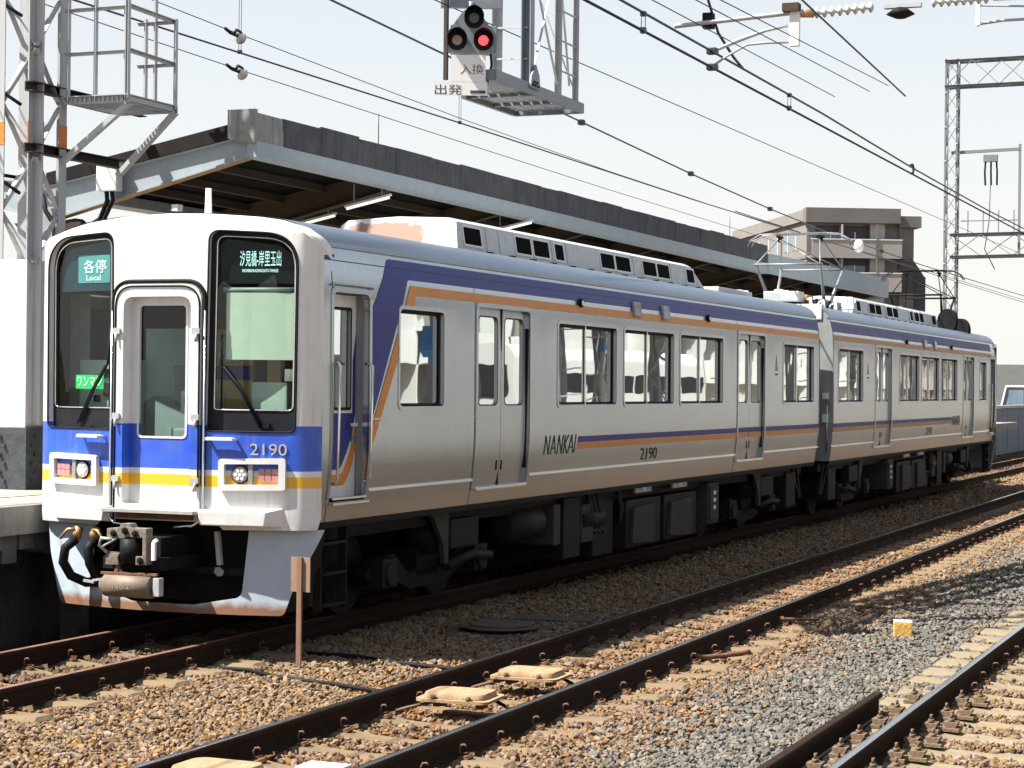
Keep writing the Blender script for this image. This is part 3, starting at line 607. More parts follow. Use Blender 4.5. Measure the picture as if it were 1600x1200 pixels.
# ------------------------------------------------------------------ the train
HW = 1.37
PZ = [0.985, 1.05, 1.225, 1.45, 1.65, 1.90, 2.90, 3.10, 3.24, 3.32]
PX = [1.302, 1.314, 1.340, 1.361, 1.37, 1.37, 1.364, 1.348, 1.318, 1.288]
def xs(z): return float(np.interp(z, PZ, PX))
ZL = [1.05, 1.14, 1.225, 1.33, 1.45, 1.55, 1.65, 1.9, 2.4, 2.9, 3.0, 3.1, 3.17, 3.24]
LEN = 17.0
def sidefn(s): return lambda y, z, d: (s * (xs(z) + d), y, z)
RC = 0.2; UF = HW - RC; ARC = RC * math.pi / 2
def plan(u):
    """front mask in plan: convex face, rounded corners. returns (x, y, nx, ny)"""
    s = 1 if u >= 0 else -1; a = abs(u)
    if a <= UF:
        y = -0.2 - 0.17 * (1 - (a / UF) ** 2); dy = 0.34 * a / UF ** 2; n = Vector((dy, -1)).normalized(); return s * a, y, s * n.x, n.y
    t0 = math.atan(0.34 / UF); k = min(1.3, (a - UF) / ARC); ph = t0 + (math.pi / 2 - t0) * min(1, k)
    # arc from the face end to the side
    e = min(1.0, k); c = math.sin(e * math.pi / 2); q = 1 - math.cos(e * math.pi / 2)
    x = UF + RC * c; y = -0.2 + RC * q
    if k > 1: y += (k - 1) * ARC
    return s * x, y, s * math.sin(ph), -math.cos(ph)
def frontfn(u, z, d):
    x, y, nx, ny = plan(u); rb = 0.0
    if z > 3.38: rb = min(1.0, (z - 3.38) / 0.19) ** 2 * 0.10       # the brow rolls back into the roof
    if z < 1.0: rb -= (1.0 - z) * -0.15
    return (x + nx * d, y + ny * d + rb, z)
UEND = UF + ARC
MASK_TOP = [(-UEND, 3.22), (-UF - .2, 3.32), (-UF - .06, 3.40), (-1.0, 3.465), (-.8, 3.51), (-.4, 3.555), (0, 3.57), (.4, 3.56), (.8, 3.53), (1.0, 3.50), (UF + .06, 3.43), (UF + .2, 3.34), (UEND, 3.22)]
RWIN = [(.45, 1.745, .07), (1.228, 1.745, .07), (1.238, 3.385, .30), (.475, 3.425, .10)]
RGL = [(.515, 1.925, .03), (1.198, 1.925, .05), (1.212, 3.345, .27), (.53, 3.378, .08)]
def mir(p): return [(-a[0],) + tuple(a[1:]) for a in p][::-1]
def strokes(name, polys, m, parent, fn, th, d=0.003):
    b = B()
    for pl in polys:
        for (a0, b0), (a1, b1) in zip(pl, pl[1:]):
            v = Vector((a1 - a0, b1 - b0)); n_ = Vector((-v.y, v.x)).normalized() * th / 2
            q = [(a0 + n_.x, b0 + n_.y), (a1 + n_.x, b1 + n_.y), (a1 - n_.x, b1 - n_.y), (a0 - n_.x, b0 - n_.y)]
            b.prism(q, fn, 0.0, d)
    return b.out(name, m, parent)

WINS = [(1.48, 2.43, False), (5.40, 7.26, True), (7.54, 9.41, True), (9.69, 11.57, True), (14.75, 16.60, True)]
DOORS = [(3.23, 4.58), (12.33, 13.70)]
WZ0, WZ1 = 1.955, 2.835
DZ0, DZ1 = 1.155, 2.925
def build_car(name, label, loc, rz, number, near_side, faded=False):
    LB, LO = ('livery_blue_faded', 'livery_orange_faded') if faded else ('livery_blue', 'livery_orange_shaded')
    car = thing(name, label, 'railcar', loc, rz, 'cars of the silver train')
    # side walls with real openings, then glazing, doors, livery
    for s in (1, -1):
        fn = sidefn(s); near = s == near_side
        holes = [rrect(a, c, WZ0, WZ1, .06) for a, c, _ in WINS] + [rpoly([(a, DZ0, 0.01), (c, DZ0, .01), (c, DZ1, .07), (a, DZ1, .07)]) for a, c in DOORS] + [rpoly([(.20, 1.15, .01), (.87, 1.15, .01), (.87, 2.93, .07), (.20, 2.93, .07)])]
        sheet('side_wall', [(0.0, .985), (LEN, .985), (LEN, 3.32), (0.0, 3.32)], holes, fn, 'stainless_steel', car, ulev=[.2, 3, 5, 12, 14], vlev=ZL, reveal=.06, step=.3)
        for wi, (a, c, two) in enumerate(WINS):
            sheet('window', rrect(a - .0, c, WZ0, WZ1, .05), [rrect(a + .028, c - .028, WZ0 + .028, WZ1 - .035, .045)], fn, 'black_rubber', car, d=-.045, edge=.02, step=.5)
            fr = sheet('window_frame', rrect(a - .035, c + .035, WZ0 - .035, WZ1 + .035, .08), [rrect(a, c, WZ0, WZ1, .06)], fn, 'stainless_steel', car, d=.006, edge=.006, reveal=.01, step=.5)
            halves = [(a, (a + c) / 2 - .012), ((a + c) / 2 + .012, c)] if two else [(a, c)]
            for ha, hc in halves:
                sheet('window_pane', rrect(ha + .02, hc - .02, WZ0 + .02, WZ1 - .02, .04), [], fn, 'window_glass', car, d=-.055, step=.6)
            if two:
                b = B(); m_ = (a + c) / 2
                b.prism([(m_ - .014, WZ0), (m_ + .014, WZ0), (m_ + .014, WZ1), (m_ - .014, WZ1)], fn, -.058, -.035); b.out('window_bar', 'chrome', fr)
        for a, c in DOORS:
            mid = (a + c) / 2; dd = -.038
            for la, lc, gs in ((a, mid - .004, 1), (mid + .004, c, -1)):
                ga, gc = (la + .10, lc - .09) if gs > 0 else (la + .09, lc - .10)
                leaf = sheet('passenger_door', [(la, DZ0), (lc, DZ0), (lc, DZ1), (la, DZ1)], [rrect(ga, gc, 1.965, 2.835, .07)], fn, 'stainless_steel', car, vlev=ZL, d=dd, reveal=.02, step=.4)
                sheet('door_glass', rrect(ga, gc, 1.965, 2.835, .07), [], fn, 'window_glass', leaf, d=dd - .018, step=.6)
                sheet('glass_rim', rrect(ga - .012, gc + .012, 1.953, 2.847, .08), [rrect(ga, gc, 1.965, 2.835, .07)], fn, 'black_rubber', leaf, d=dd + .002, step=.6)
                b = B(); hy = lc - .075 if gs > 0 else la + .045
                b.prism([(hy, 1.30), (hy + .03, 1.30), (hy + .03, 1.40), (hy, 1.40)], fn, dd + .001, dd + .004); b.out('finger_pull', 'black_rubber', leaf)
                b = B(); b.prism([(la, 1.925), (lc, 1.925), (lc, 1.937), (la, 1.937)], fn, dd, dd + .004); b.out('door_rib', 'stainless_steel', leaf)
            b = B(); b.prism([(mid - .014, DZ0), (mid + .014, DZ0), (mid + .014, DZ1), (mid - .014, DZ1)], fn, dd - .005, dd + .012); b.out('door_seal', 'black_rubber', car)
            b = B(); b.prism([(c - .016, 1.3), (c - .004, 1.3), (c - .004, 2.75), (c - .016, 2.75)], fn, -.05, -.015); b.out('door_seal', 'black_rubber', car)
            b = B(); b.box(a + .02, c - .02, 0, .06, 0, .03); o = b.out('door_sill', 'chrome', car, bevel=.006); o.matrix_basis = Matrix.Translation((s * (xs(1.14) - .03), 0, 1.118)) @ Matrix.Rotation(math.pi / 2, 4, 'Z') @ Matrix.Diagonal((1, -s, 1, 1))
            sheet('door_frame', rpoly([(a - .05, DZ0 - .03, .02), (c + .05, DZ0 - .03, .02), (c + .05, DZ1 + .045, .09), (a - .05, DZ1 + .045, .09)]), [rpoly([(a, DZ0, .01), (c, DZ0, .01), (c, DZ1, .07), (a, DZ1, .07)])], fn, 'stainless_steel', car, vlev=ZL, d=.008, edge=.008, reveal=.02, step=.4)
        # sill strip, belt rib, panel seams
        segs = [(.92, DOORS[0][0] - .06), (DOORS[0][1] + .06, DOORS[1][0] - .06), (DOORS[1][1] + .06, LEN)]
        for a, c in segs:
            b = B(); b.prism([(a, 1.217), (c, 1.217), (c, 1.243), (a, 1.243)], lambda y_, z_, d_: fn(y_, z_, d_ + (.008 if (d_ > 0 and z_ < 1.23) else 0)), -.004, .008); b.out('sill_strip', 'trim_bright', car)
            b = B(); b.prism([(a, 1.842), (c, 1.842), (c, 1.856), (a, 1.856)], fn, -.004, .006); b.out('belt_rib', 'stainless_steel', car)
        for y in (.185, DOORS[0][0] - .07, DOORS[1][0] - .07):
            b = B()
            for z0, z1 in zip(PZ[:-3], PZ[1:-2]): b.prism([(y - .005, z0), (y + .005, z0), (y + .005, z1), (y - .005, z1)], fn, -.003, .0015)
            b.out('panel_joint', 'black_frame', car)
        b = B(); b.prism([(.0, 3.196), (LEN, 3.196), (LEN, 3.202), (.0, 3.202)], fn, -.003, .004); b.out('panel_joint', 'black_frame', car)
        # gutter
        b = B(); b.prism([(0, 3.312), (LEN, 3.312), (LEN, 3.352), (0, 3.352)], lambda y, z, d: (s * (1.283 + d), y, z), -.03, .018); b.out('gutter', 'roof_steel', car, bevel=.005)
        # livery
        if not faded:
            sheet('livery_stripe', rpoly([(1.30, 3.275, .10), (LEN - .02, 3.275), (LEN - .02, 3.105), (1.66, 3.105, .06), (.935, 1.86, 0), (.925, 1.90, 0), (.925, 2.82, .02)]), [rrect(1.44, 2.47, 1.92, 2.87, .08)], fn, LB, car, ulev=[.93, 1.4, 2], vlev=ZL + [3.2], d=.0035, step=.4)
            sheet('livery_stripe', rpoly([(1.70, 3.055, .06), (LEN - .02, 3.055), (LEN - .02, 2.966), (1.83, 2.966, .04), (.93, 1.60, 0), (.93, 1.79, 0)]), [rrect(1.44, 2.47, 1.92, 2.87, .08)], fn, LO, car, vlev=ZL, d=.0035, step=.4)
        else:
            sheet('livery_stripe', [(.75, 3.105), (LEN - .02, 3.105), (LEN - .02, 3.275), (.75, 3.275)], [], fn, LB, car, vlev=ZL + [3.2], d=.0035, step=.5)
            sheet('livery_stripe', [(.75, 2.966), (LEN - .02, 2.966), (LEN - .02, 3.055), (.75, 3.055)], [], fn, LO, car, vlev=ZL, d=.0035, step=.5)
        y0 = 6.03
        for a, c, dd in ((y0, DOORS[1][0] - .075, .0035), (DOORS[1][0], (DOORS[1][0] + DOORS[1][1]) / 2 - .014, -.0345), ((DOORS[1][0] + DOORS[1][1]) / 2 + .014, DOORS[1][1] - .03, -.0345), (DOORS[1][1] + .055, LEN - .02, .0035)):
            sheet('livery_stripe', [(a, 1.537), (c, 1.537), (c, 1.602), (a, 1.602)], [], fn, LB, car, vlev=ZL, d=dd, step=.5)
            sheet('livery_stripe', [(a, 1.462), (c, 1.462), (c, 1.535), (a, 1.535)], [], fn, LO, car, vlev=ZL, d=dd, step=.5)
        tf = (lambda a, z, d, o=0: None)
        def side_text(yc, zc):      # a runs to the viewer's right when looking at this side
            return lambda a, z, d: fn(yc + a, zc + z, d + .002) if s > 0 else fn(yc - a, zc + z, d + .002)
        w_ = .94; off = 5.02 if s > 0 else 5.02 + w_
        K = lambda x, z: (x * w_, z * .2)
        lt = [[(.00, 0), (.045, 1), (.135, 0), (.18, 1)], [(.20, 0), (.30, 1), (.36, 0)], [(.235, .32), (.345, .32)], [(.41, 0), (.455, 1), (.545, 0), (.59, 1)], [(.61, 0), (.655, 1)], [(.765, 1), (.645, .52), (.72, 0)], [(.75, 0), (.865, 1), (.915, 0)], [(.79, .32), (.90, .32)], [(.955, 0), (1.0, 1)]]
        strokes('name_lettering', [[K(*p) for p in pl] for pl in lt], 'ink', car, side_text(off, 1.425), .017)
        lettering('car_number', number, 'ink', car, side_text(8.20 if s > 0 else 8.84, 1.275), .62, .145, .003)
        # small fittings along the roof line
        for y in (6.08, 10.89):
            b = B(); b.cyl(fn(y, 3.085, 0), fn(y, 3.085, .035), .05, 14); o = b.out('side_lamp', 'black_rubber', car)
            b = B(); b.cyl(fn(y, 3.085, .034), fn(y, 3.085, .04), .03, 12); b.out('lens', 'chrome', o)
        for y in (7.98, 9.07):
            b = B(); b.prism(rrect(y - .14, y + .14, 3.0, 3.18, .03), fn, 0, .03); o = b.out('destination_box', 'grey_paint', car, bevel=.006)
            b = B(); b.prism(rrect(y - .11, y + .11, 3.02, 3.16, .02), fn, .03, .033); b.out('screen', 'far_glass', o)
        b = B(); b.prism([(14.27, 2.43), (14.43, 2.43), (14.35, 2.66)], fn, .0, .003); b.out('triangle_mark', 'grey_paint', car)
        b = B(); b.prism([(14.28, 2.36), (14.42, 2.36), (14.42, 2.385), (14.28, 2.385)], fn, .0, .003); b.out('triangle_mark', 'ink', car)
        # cab door, deeply recessed, with grab rails
        dd = -.13; fd = lambda y, z, d: (s * (HW + d), y, z)
        b = B()
        for (a0, c0, a1, c1_) in (((.20, 1.15), (.20, 2.93), 0, 0), ((.87, 1.15), (.87, 2.93), 0, 0)): pass
        rec = B(); rec.strip([fd(.20, 1.15, -.06), fd(.87, 1.15, -.06), fd(.87, 2.93, -.06), fd(.20, 2.93, -.06)], [fd(.20, 1.15, -.30), fd(.87, 1.15, -.30), fd(.87, 2.93, -.30), fd(.20, 2.93, -.30)]); rec.out('door_recess', 'grey_paint', car)
        leaf = sheet('cab_door', [(.21, 1.17), (.86, 1.17), (.86, 2.92), (.21, 2.92)], [rrect(.31, .76, 1.94, 2.80, .02)], fd, 'white_paint', car, d=dd, reveal=.02)
        sheet('door_glass', rrect(.31, .76, 1.94, 2.80, .02), [], fd, 'window_glass', leaf, d=dd - .015)
        sheet('glass_rim', rrect(.295, .775, 1.925, 2.815, .03), [rrect(.32, .75, 1.95, 2.79, .02)], fd, 'black_rubber', leaf, d=dd + .004)
        sheet('livery_panel', rpoly([(.215, 1.415, 0), (.58, 1.415, .12), (.70, 1.56, .08), (.80, 1.72, 0), (.855, 1.90, 0), (.855, 2.60, 0), (.80, 2.35, 0), (.80, 1.90, 0), (.215, 1.90, 0)]), [], fd, 'livery_blue', leaf, d=dd + .003)
        sheet('livery_panel', rpoly([(.215, 1.275, 0), (.66, 1.275, .14), (.80, 1.44, .08), (.855, 1.58, 0), (.855, 1.82, 0), (.78, 1.60, .06), (.62, 1.372, .12), (.215, 1.372, 0)]), [], fd, 'livery_orange_shaded', leaf, d=dd + .003)
        b = B(); b.bar(fd(.70, 1.80, dd + .03), fd(.84, 1.80, dd + .03), .03); b.bar(fd(.80, 1.80, dd), fd(.80, 1.80, dd + .03), .03); b.out('handle', 'chrome', leaf)
        b = B(); b.prism(rrect(.77, .82, 1.64, 1.70, .02), fd, dd + .003, dd + .02); b.out('lock', 'chrome', leaf)
        b = B(); b.prism([(.23, 1.168), (.86, 1.168), (.86, 1.185), (.23, 1.185)], fd, -.17, -.01); b.out('door_sill', 'chrome', car)
        b = B(); b.prism([(.20, 1.125), (.87, 1.125), (.87, 1.145), (.20, 1.145)], fd, -.03, .012); b.out('step_lip', 'chrome', car)
        for y in (.235, .845):
            b = B(); b.tube([fd(y, 2.33, -.03), fd(y, 2.33, .03), fd(y, 2.30, .045), fd(y, 1.34, .03), fd(y, 1.31, .02), fd(y, 1.31, -.05)], .012, 8); b.out('grab_rail', 'chrome', car)
        b = B(); b.tube([fd(.17, 2.985, .0), fd(.19, 2.998, .012), fd(.88, 2.998, .012), fd(.92, 2.985, .0)], .010, 6); b.out('rain_strip', 'stainless_steel', car)
        sheet('door_frame', rpoly([(.155, 1.12, .02), (.915, 1.12, .02), (.915, 2.975, .09), (.155, 2.975, .09)]), [rpoly([(.20, 1.15, .01), (.87, 1.15, .01), (.87, 2.93, .07), (.20, 2.93, .07)])], fn, 'stainless_steel', car, vlev=ZL, d=.007, edge=.007, reveal=.02, step=.4)
    # roof
    rx = [1.285, 1.26, 1.21, 1.13, 1.02, .85, .6, .3, 0]; rzv = [3.33, 3.385, 3.44, 3.49, 3.525, 3.555, 3.58, 3.595, 3.60]
    prof = list(zip(rx, rzv)) + [(-a, c) for a, c in list(zip(rx, rzv))[-2::-1]]
    b = B()
    for i in range(len(prof) - 1):
        q = [(prof[i][0], .0), (prof[i + 1][0], .0)]
        v = [b.bm.verts.new((prof[i][0], -.05, prof[i][1])), b.bm.verts.new((prof[i + 1][0], -.05, prof[i + 1][1])), b.bm.verts.new((prof[i + 1][0], LEN, prof[i + 1][1])), b.bm.verts.new((prof[i][0], LEN, prof[i][1]))]
        b.bm.faces.new(v).smooth = True
    bmesh.ops.remove_doubles(b.bm, verts=b.bm.verts[:], dist=1e-4); b.out('roof', 'roof_steel', car)
    # rear end wall, gangway and floor
    end = [(-xs(z), z) for z in PZ] + [(a, c) for a, c in prof[::-1][1:-1]] + [(xs(z), z) for z in PZ[::-1]]
    b = B(); b.prism(end, lambda a, z, d: (a, d, z), LEN - .06, LEN - .004); b.out('end_wall', 'grey_paint', car)
    b = B(); b.prism(rrect(-.52, .52, 1.1, 3.05, .06), lambda a, z, d: (a, d, z), LEN, LEN + .21); b.out('gangway_bellows', 'black_rubber', car)
    b = B(); b.box(-1.30, 1.30, .1, LEN - .05, .93, 1.02); b.box(-1.1, 1.1, .2, LEN - .1, .80, .93); b.out('underframe', 'dark_steel', car)
    for s in (1, -1):
        b = B(); b.tube([(s * 1.28, LEN, 1.15), (s * 1.28, LEN + .03, 1.15), (s * 1.28, LEN + .03, 1.9), (s * 1.28, LEN, 1.9)], .012, 6); b.out('corner_rail', 'chrome', car)
        b = B(); b.box(s * 1.26 - .04, s * 1.26 + .04, LEN, LEN + .12, 1.62, 1.76); b.out('corner_bracket', 'white_paint', car)
        b = B(); b.box(s * 1.26 - .04, s * 1.26 + .04, LEN, LEN + .12, 2.0, 2.1); b.out('corner_bracket', 'white_paint', car)
    # air conditioner
    ah = .69; A0, A1 = 4.15, 12.85
    ac = B(); sec = [(-ah - .03, 3.55), (-ah + .02, 3.84), (-ah + .10, 3.895), (0, 3.925), (ah - .10, 3.90), (ah - .02, 3.86), (ah + .03, 3.55)]
    r0 = [ac.bm.verts.new((x, A0 + (z - 3.55) * .22, z)) for x, z in sec]; r1 = [ac.bm.verts.new((x, A1 - (z - 3.55) * 1.9, z)) for x, z in sec]
    for i in range(len(sec) - 1):
        f = ac.bm.faces.new((r0[i], r0[i + 1], r1[i + 1], r1[i])); f.material_index = 0
    ac.bm.faces.new(r0[::-1]).material_index = 1; ac.bm.faces.new(r1).material_index = 0
    aco = ac.out('air_conditioner', ['roof_equip', 'air_con_front'], car)
    for s in (1, -1):
        fa = lambda y, z, d, s=s: (s * (ah + .03 - (z - 3.55) * (.05 / .31) + d), y, z)
        for a, c in ((4.36, 4.80), (5.78, 6.22), (6.30, 6.77), (6.97, 7.24), (8.52, 9.0), (9.07, 9.61), (10.13, 10.66), (10.72, 11.22), (12.0, 12.33)):
            b = B(); b.prism(rrect(a, c, 3.635, 3.815, .02), fa, -.01, .004); v_ = b.out('vent', 'vent_black', aco)
            sheet('vent_rim', rrect(a - .03, c + .03, 3.61, 3.84, .03), [rrect(a, c, 3.635, 3.815, .02)], fa, 'white_paint', v_, d=.008, edge=.008)
        for y in (5.3, 7.35, 6.87, 9.75, 11.3, 4.95):
            b = B(); b.prism([(y - .006, 3.58), (y + .006, 3.58), (y + .006, 3.85), (y - .006, 3.85)], fa, 0, .003); b.out('panel_joint', 'grey_paint', aco)
        for y in np.arange(4.9, 12.4, .62):
            b = B(); b.box(s * .74 - .03, s * .74 + .03, y, y + .09, 3.54, 3.585); b.out('foot', 'dark_steel', aco)
    # roof fittings behind the cooler
    for (x, y, sx, sy, z1) in ((0.55, 13.6, .35, .7, 3.62), (-.3, 14.8, .4, .5, 3.63)):
        b = B(); b.box(x - sx, x + sx, y - sy, y + sy, 3.5, z1); b.out('roof_vent', 'roof_equip', car, bevel=.03)
    underfloor(car)
    return car
BOX = {}
def underfloor(car):
    def wheelset(par, y):
        w_ = None
        for s in (1, -1):
            b = B(); b.cyl((s * .60, y, .40), (s * .47, y, .40), .40, 28); b.cyl((s * .50, y, .40), (s * .47, y, .40), .43, 28); wh = b.out('wheel', 'dark_steel', par)
            b = B(); b.cyl((s * .605, y, .40), (s * .60, y, .40), .30, 24); b.out('wheel_disc', 'under_grey', wh)
        b = B(); b.cyl((-.9, y, .40), (.9, y, .40), .07, 12); b.out('axle', 'dark_steel', par)
    for yc in (2.95, 14.15):
        bo = B()
        for s in (1, -1):
            pts = [(yc - 1.35, .40), (yc - 1.2, .52), (yc - .75, .56), (yc - .45, .36), (yc + .45, .36), (yc + .75, .56), (yc + 1.2, .52), (yc + 1.35, .40), (yc + 1.2, .30), (yc + .7, .30), (yc + .4, .20), (yc - .4, .20), (yc - .7, .30), (yc - 1.2, .30)]
            bo.prism(pts, lambda a, z, d, s=s: (s * d, a, z), .86, .98)
        bo.box(-.98, .98, yc - .25, yc + .25, .30, .58); bg_ = bo.out('bogie', 'dark_steel', car)
        for y in (yc - 1.05, yc + 1.05):
            wheelset(bg_, y)
            for s in (1, -1):
                b = B(); b.box(s * 1.0 - .09, s * 1.0 + .09, y - .16, y + .16, .28, .54); b.cyl((s * 1.05, y, .40), (s * 1.12, y, .40), .11, 14); b.out('axle_box', 'under_grey', bg_)
        for s in (1, -1):
            b = B(); b.cyl((s * .92, yc, .52), (s * .92, yc, .86), .22, 16); b.out('air_spring', 'black_rubber', bg_)
            b = B(); b.prism([(yc - .42, .93), (yc - .02, .93), (yc + .03, .88), (yc + .02, .42), (yc - .06, .42), (yc - .10, .62), (yc - .30, .86)], lambda a, z, d, s=s: (s * d, a, z), 1.14, 1.19); b.out('yaw_bracket', 'under_light', bg_)
            b = B(); b.box(s * 1.1 - .08, s * 1.1 + .08, yc + .1, yc + .78, .55, .84); b.out('level_box', 'under_grey', bg_, bevel=.02)
            b = B(); b.tube([(s * 1.12, yc + .12, .38), (s * 1.14, yc + .7, .46), (s * 1.14, yc + 1.15, .42)], .05, 10); b.out('damper', 'under_grey', bg_)
    for s in (1, -1):
        # entrance steps, tanks, cabinets
        b = B()
        for z in (.25, .52, .78): b.box(s * 1.2 - .05, s * 1.2 + .05, .28, .72, z, z + .02)
        for y in (.27, .73): b.box(s * 1.2 - .04, s * 1.2 + .04, y - .01, y + .01, .22, .95)
        b.out('entrance_steps', 'under_grey', car)
        b = B(); b.tube([(s * 1.0, 4.75, .68), (s * 1.0, 4.79, .68), (s * 1.0, 5.55, .68), (s * 1.0, 5.59, .68)], [.1, .19, .19, .1], 18); b.out('air_tank', 'under_grey', car)
        for (y0, y1, z0, z1, xo, m, lid) in ((5.75, 5.95, .40, .85, 1.2, 'under_light', 0), (6.1, 6.62, .22, .90, 1.18, 'under_grey', 0), (6.72, 7.1, .36, .80, 1.16, 'under_light', 0), (7.25, 7.95, .16, .88, 1.1, 'under_grey', 0), (8.15, 9.45, .20, .78, 1.2, 'under_grey', 1), (9.60, 10.95, .20, .78, 1.2, 'under_grey', 1), (11.42, 11.92, .30, .86, 1.22, 'under_light', 2), (15.8, 16.35, .30, .85, 1.15, 'under_grey', 0)):
            b = B(); b.box(min(s * .35, s * xo), max(s * .35, s * xo), y0, y1, z0, z1); b.box(min(s * .4, s * 1.0), max(s * .4, s * 1.0), y0 + .05, y1 - .05, z1, .95); cb = b.out('equipment_case', m, car, bevel=.02)
            if lid:
                b = B()
                if lid == 1: b.prism([(y0 + .10, z0 + .06), (y1 - .35, z0 + .02), (y1 - .35, z1 - .06), (y0 + .16, z1 - .10)], lambda a, z, d: (s * d, a, z), xo, xo + .05)
                else: b.box(min(s * xo, s * (xo + .02)), max(s * xo, s * (xo + .02)), y0 + .05, y1 - .05, z0 + .05, z1 - .05)
                b.out('case_cover', 'under_light', cb, bevel=.008)
                if lid == 1:
                    b = B(); b.box(min(s * 1.2, s * 1.23), max(s * 1.2, s * 1.23), y0 + .25, y0 + .85, .86, .95); pl = b.out('rating_plate', 'galvanised', cb)
                    b = B(); b.box(min(s * 1.23, s * 1.24), max(s * 1.23, s * 1.24), y0 + .48, y0 + .62, .885, .925); b.out('lamp', 'sign_white', pl)
                else:
                    for k in range(3):
                        b = B(); b.box(min(s * (xo + .02), s * (xo + .026)), max(s * (xo + .02), s * (xo + .026)), y0 + .2, y0 + .3, z1 - .16 - .1 * k, z1 - .11 - .1 * k); b.out('label', 'sign_white', cb)
        for k, y in enumerate((7.02, 7.15, 7.3, 8.05)):
            b = B(); b.tube([(s * 1.12, y, .95), (s * 1.16, y + .02, .7), (s * 1.1, y + .12, .5), (s * 1.1, y + .3, .45)], .03, 8); b.out('pipe', 'under_light', car)
        b = B(); b.cyl((s * 1.05, 6.75, .62), (s * 1.05, 7.45, .62), .14, 16); b.out('air_tank', 'under_grey', car)
        b = B(); b.bar((s * 1.1, 16.55, .95), (s * 1.1, 16.8, .42), .05); b.bar((s * 1.1, 16.25, .95), (s * 1.1, 16.72, .42), .05); b.out('bracket', 'under_grey', car)

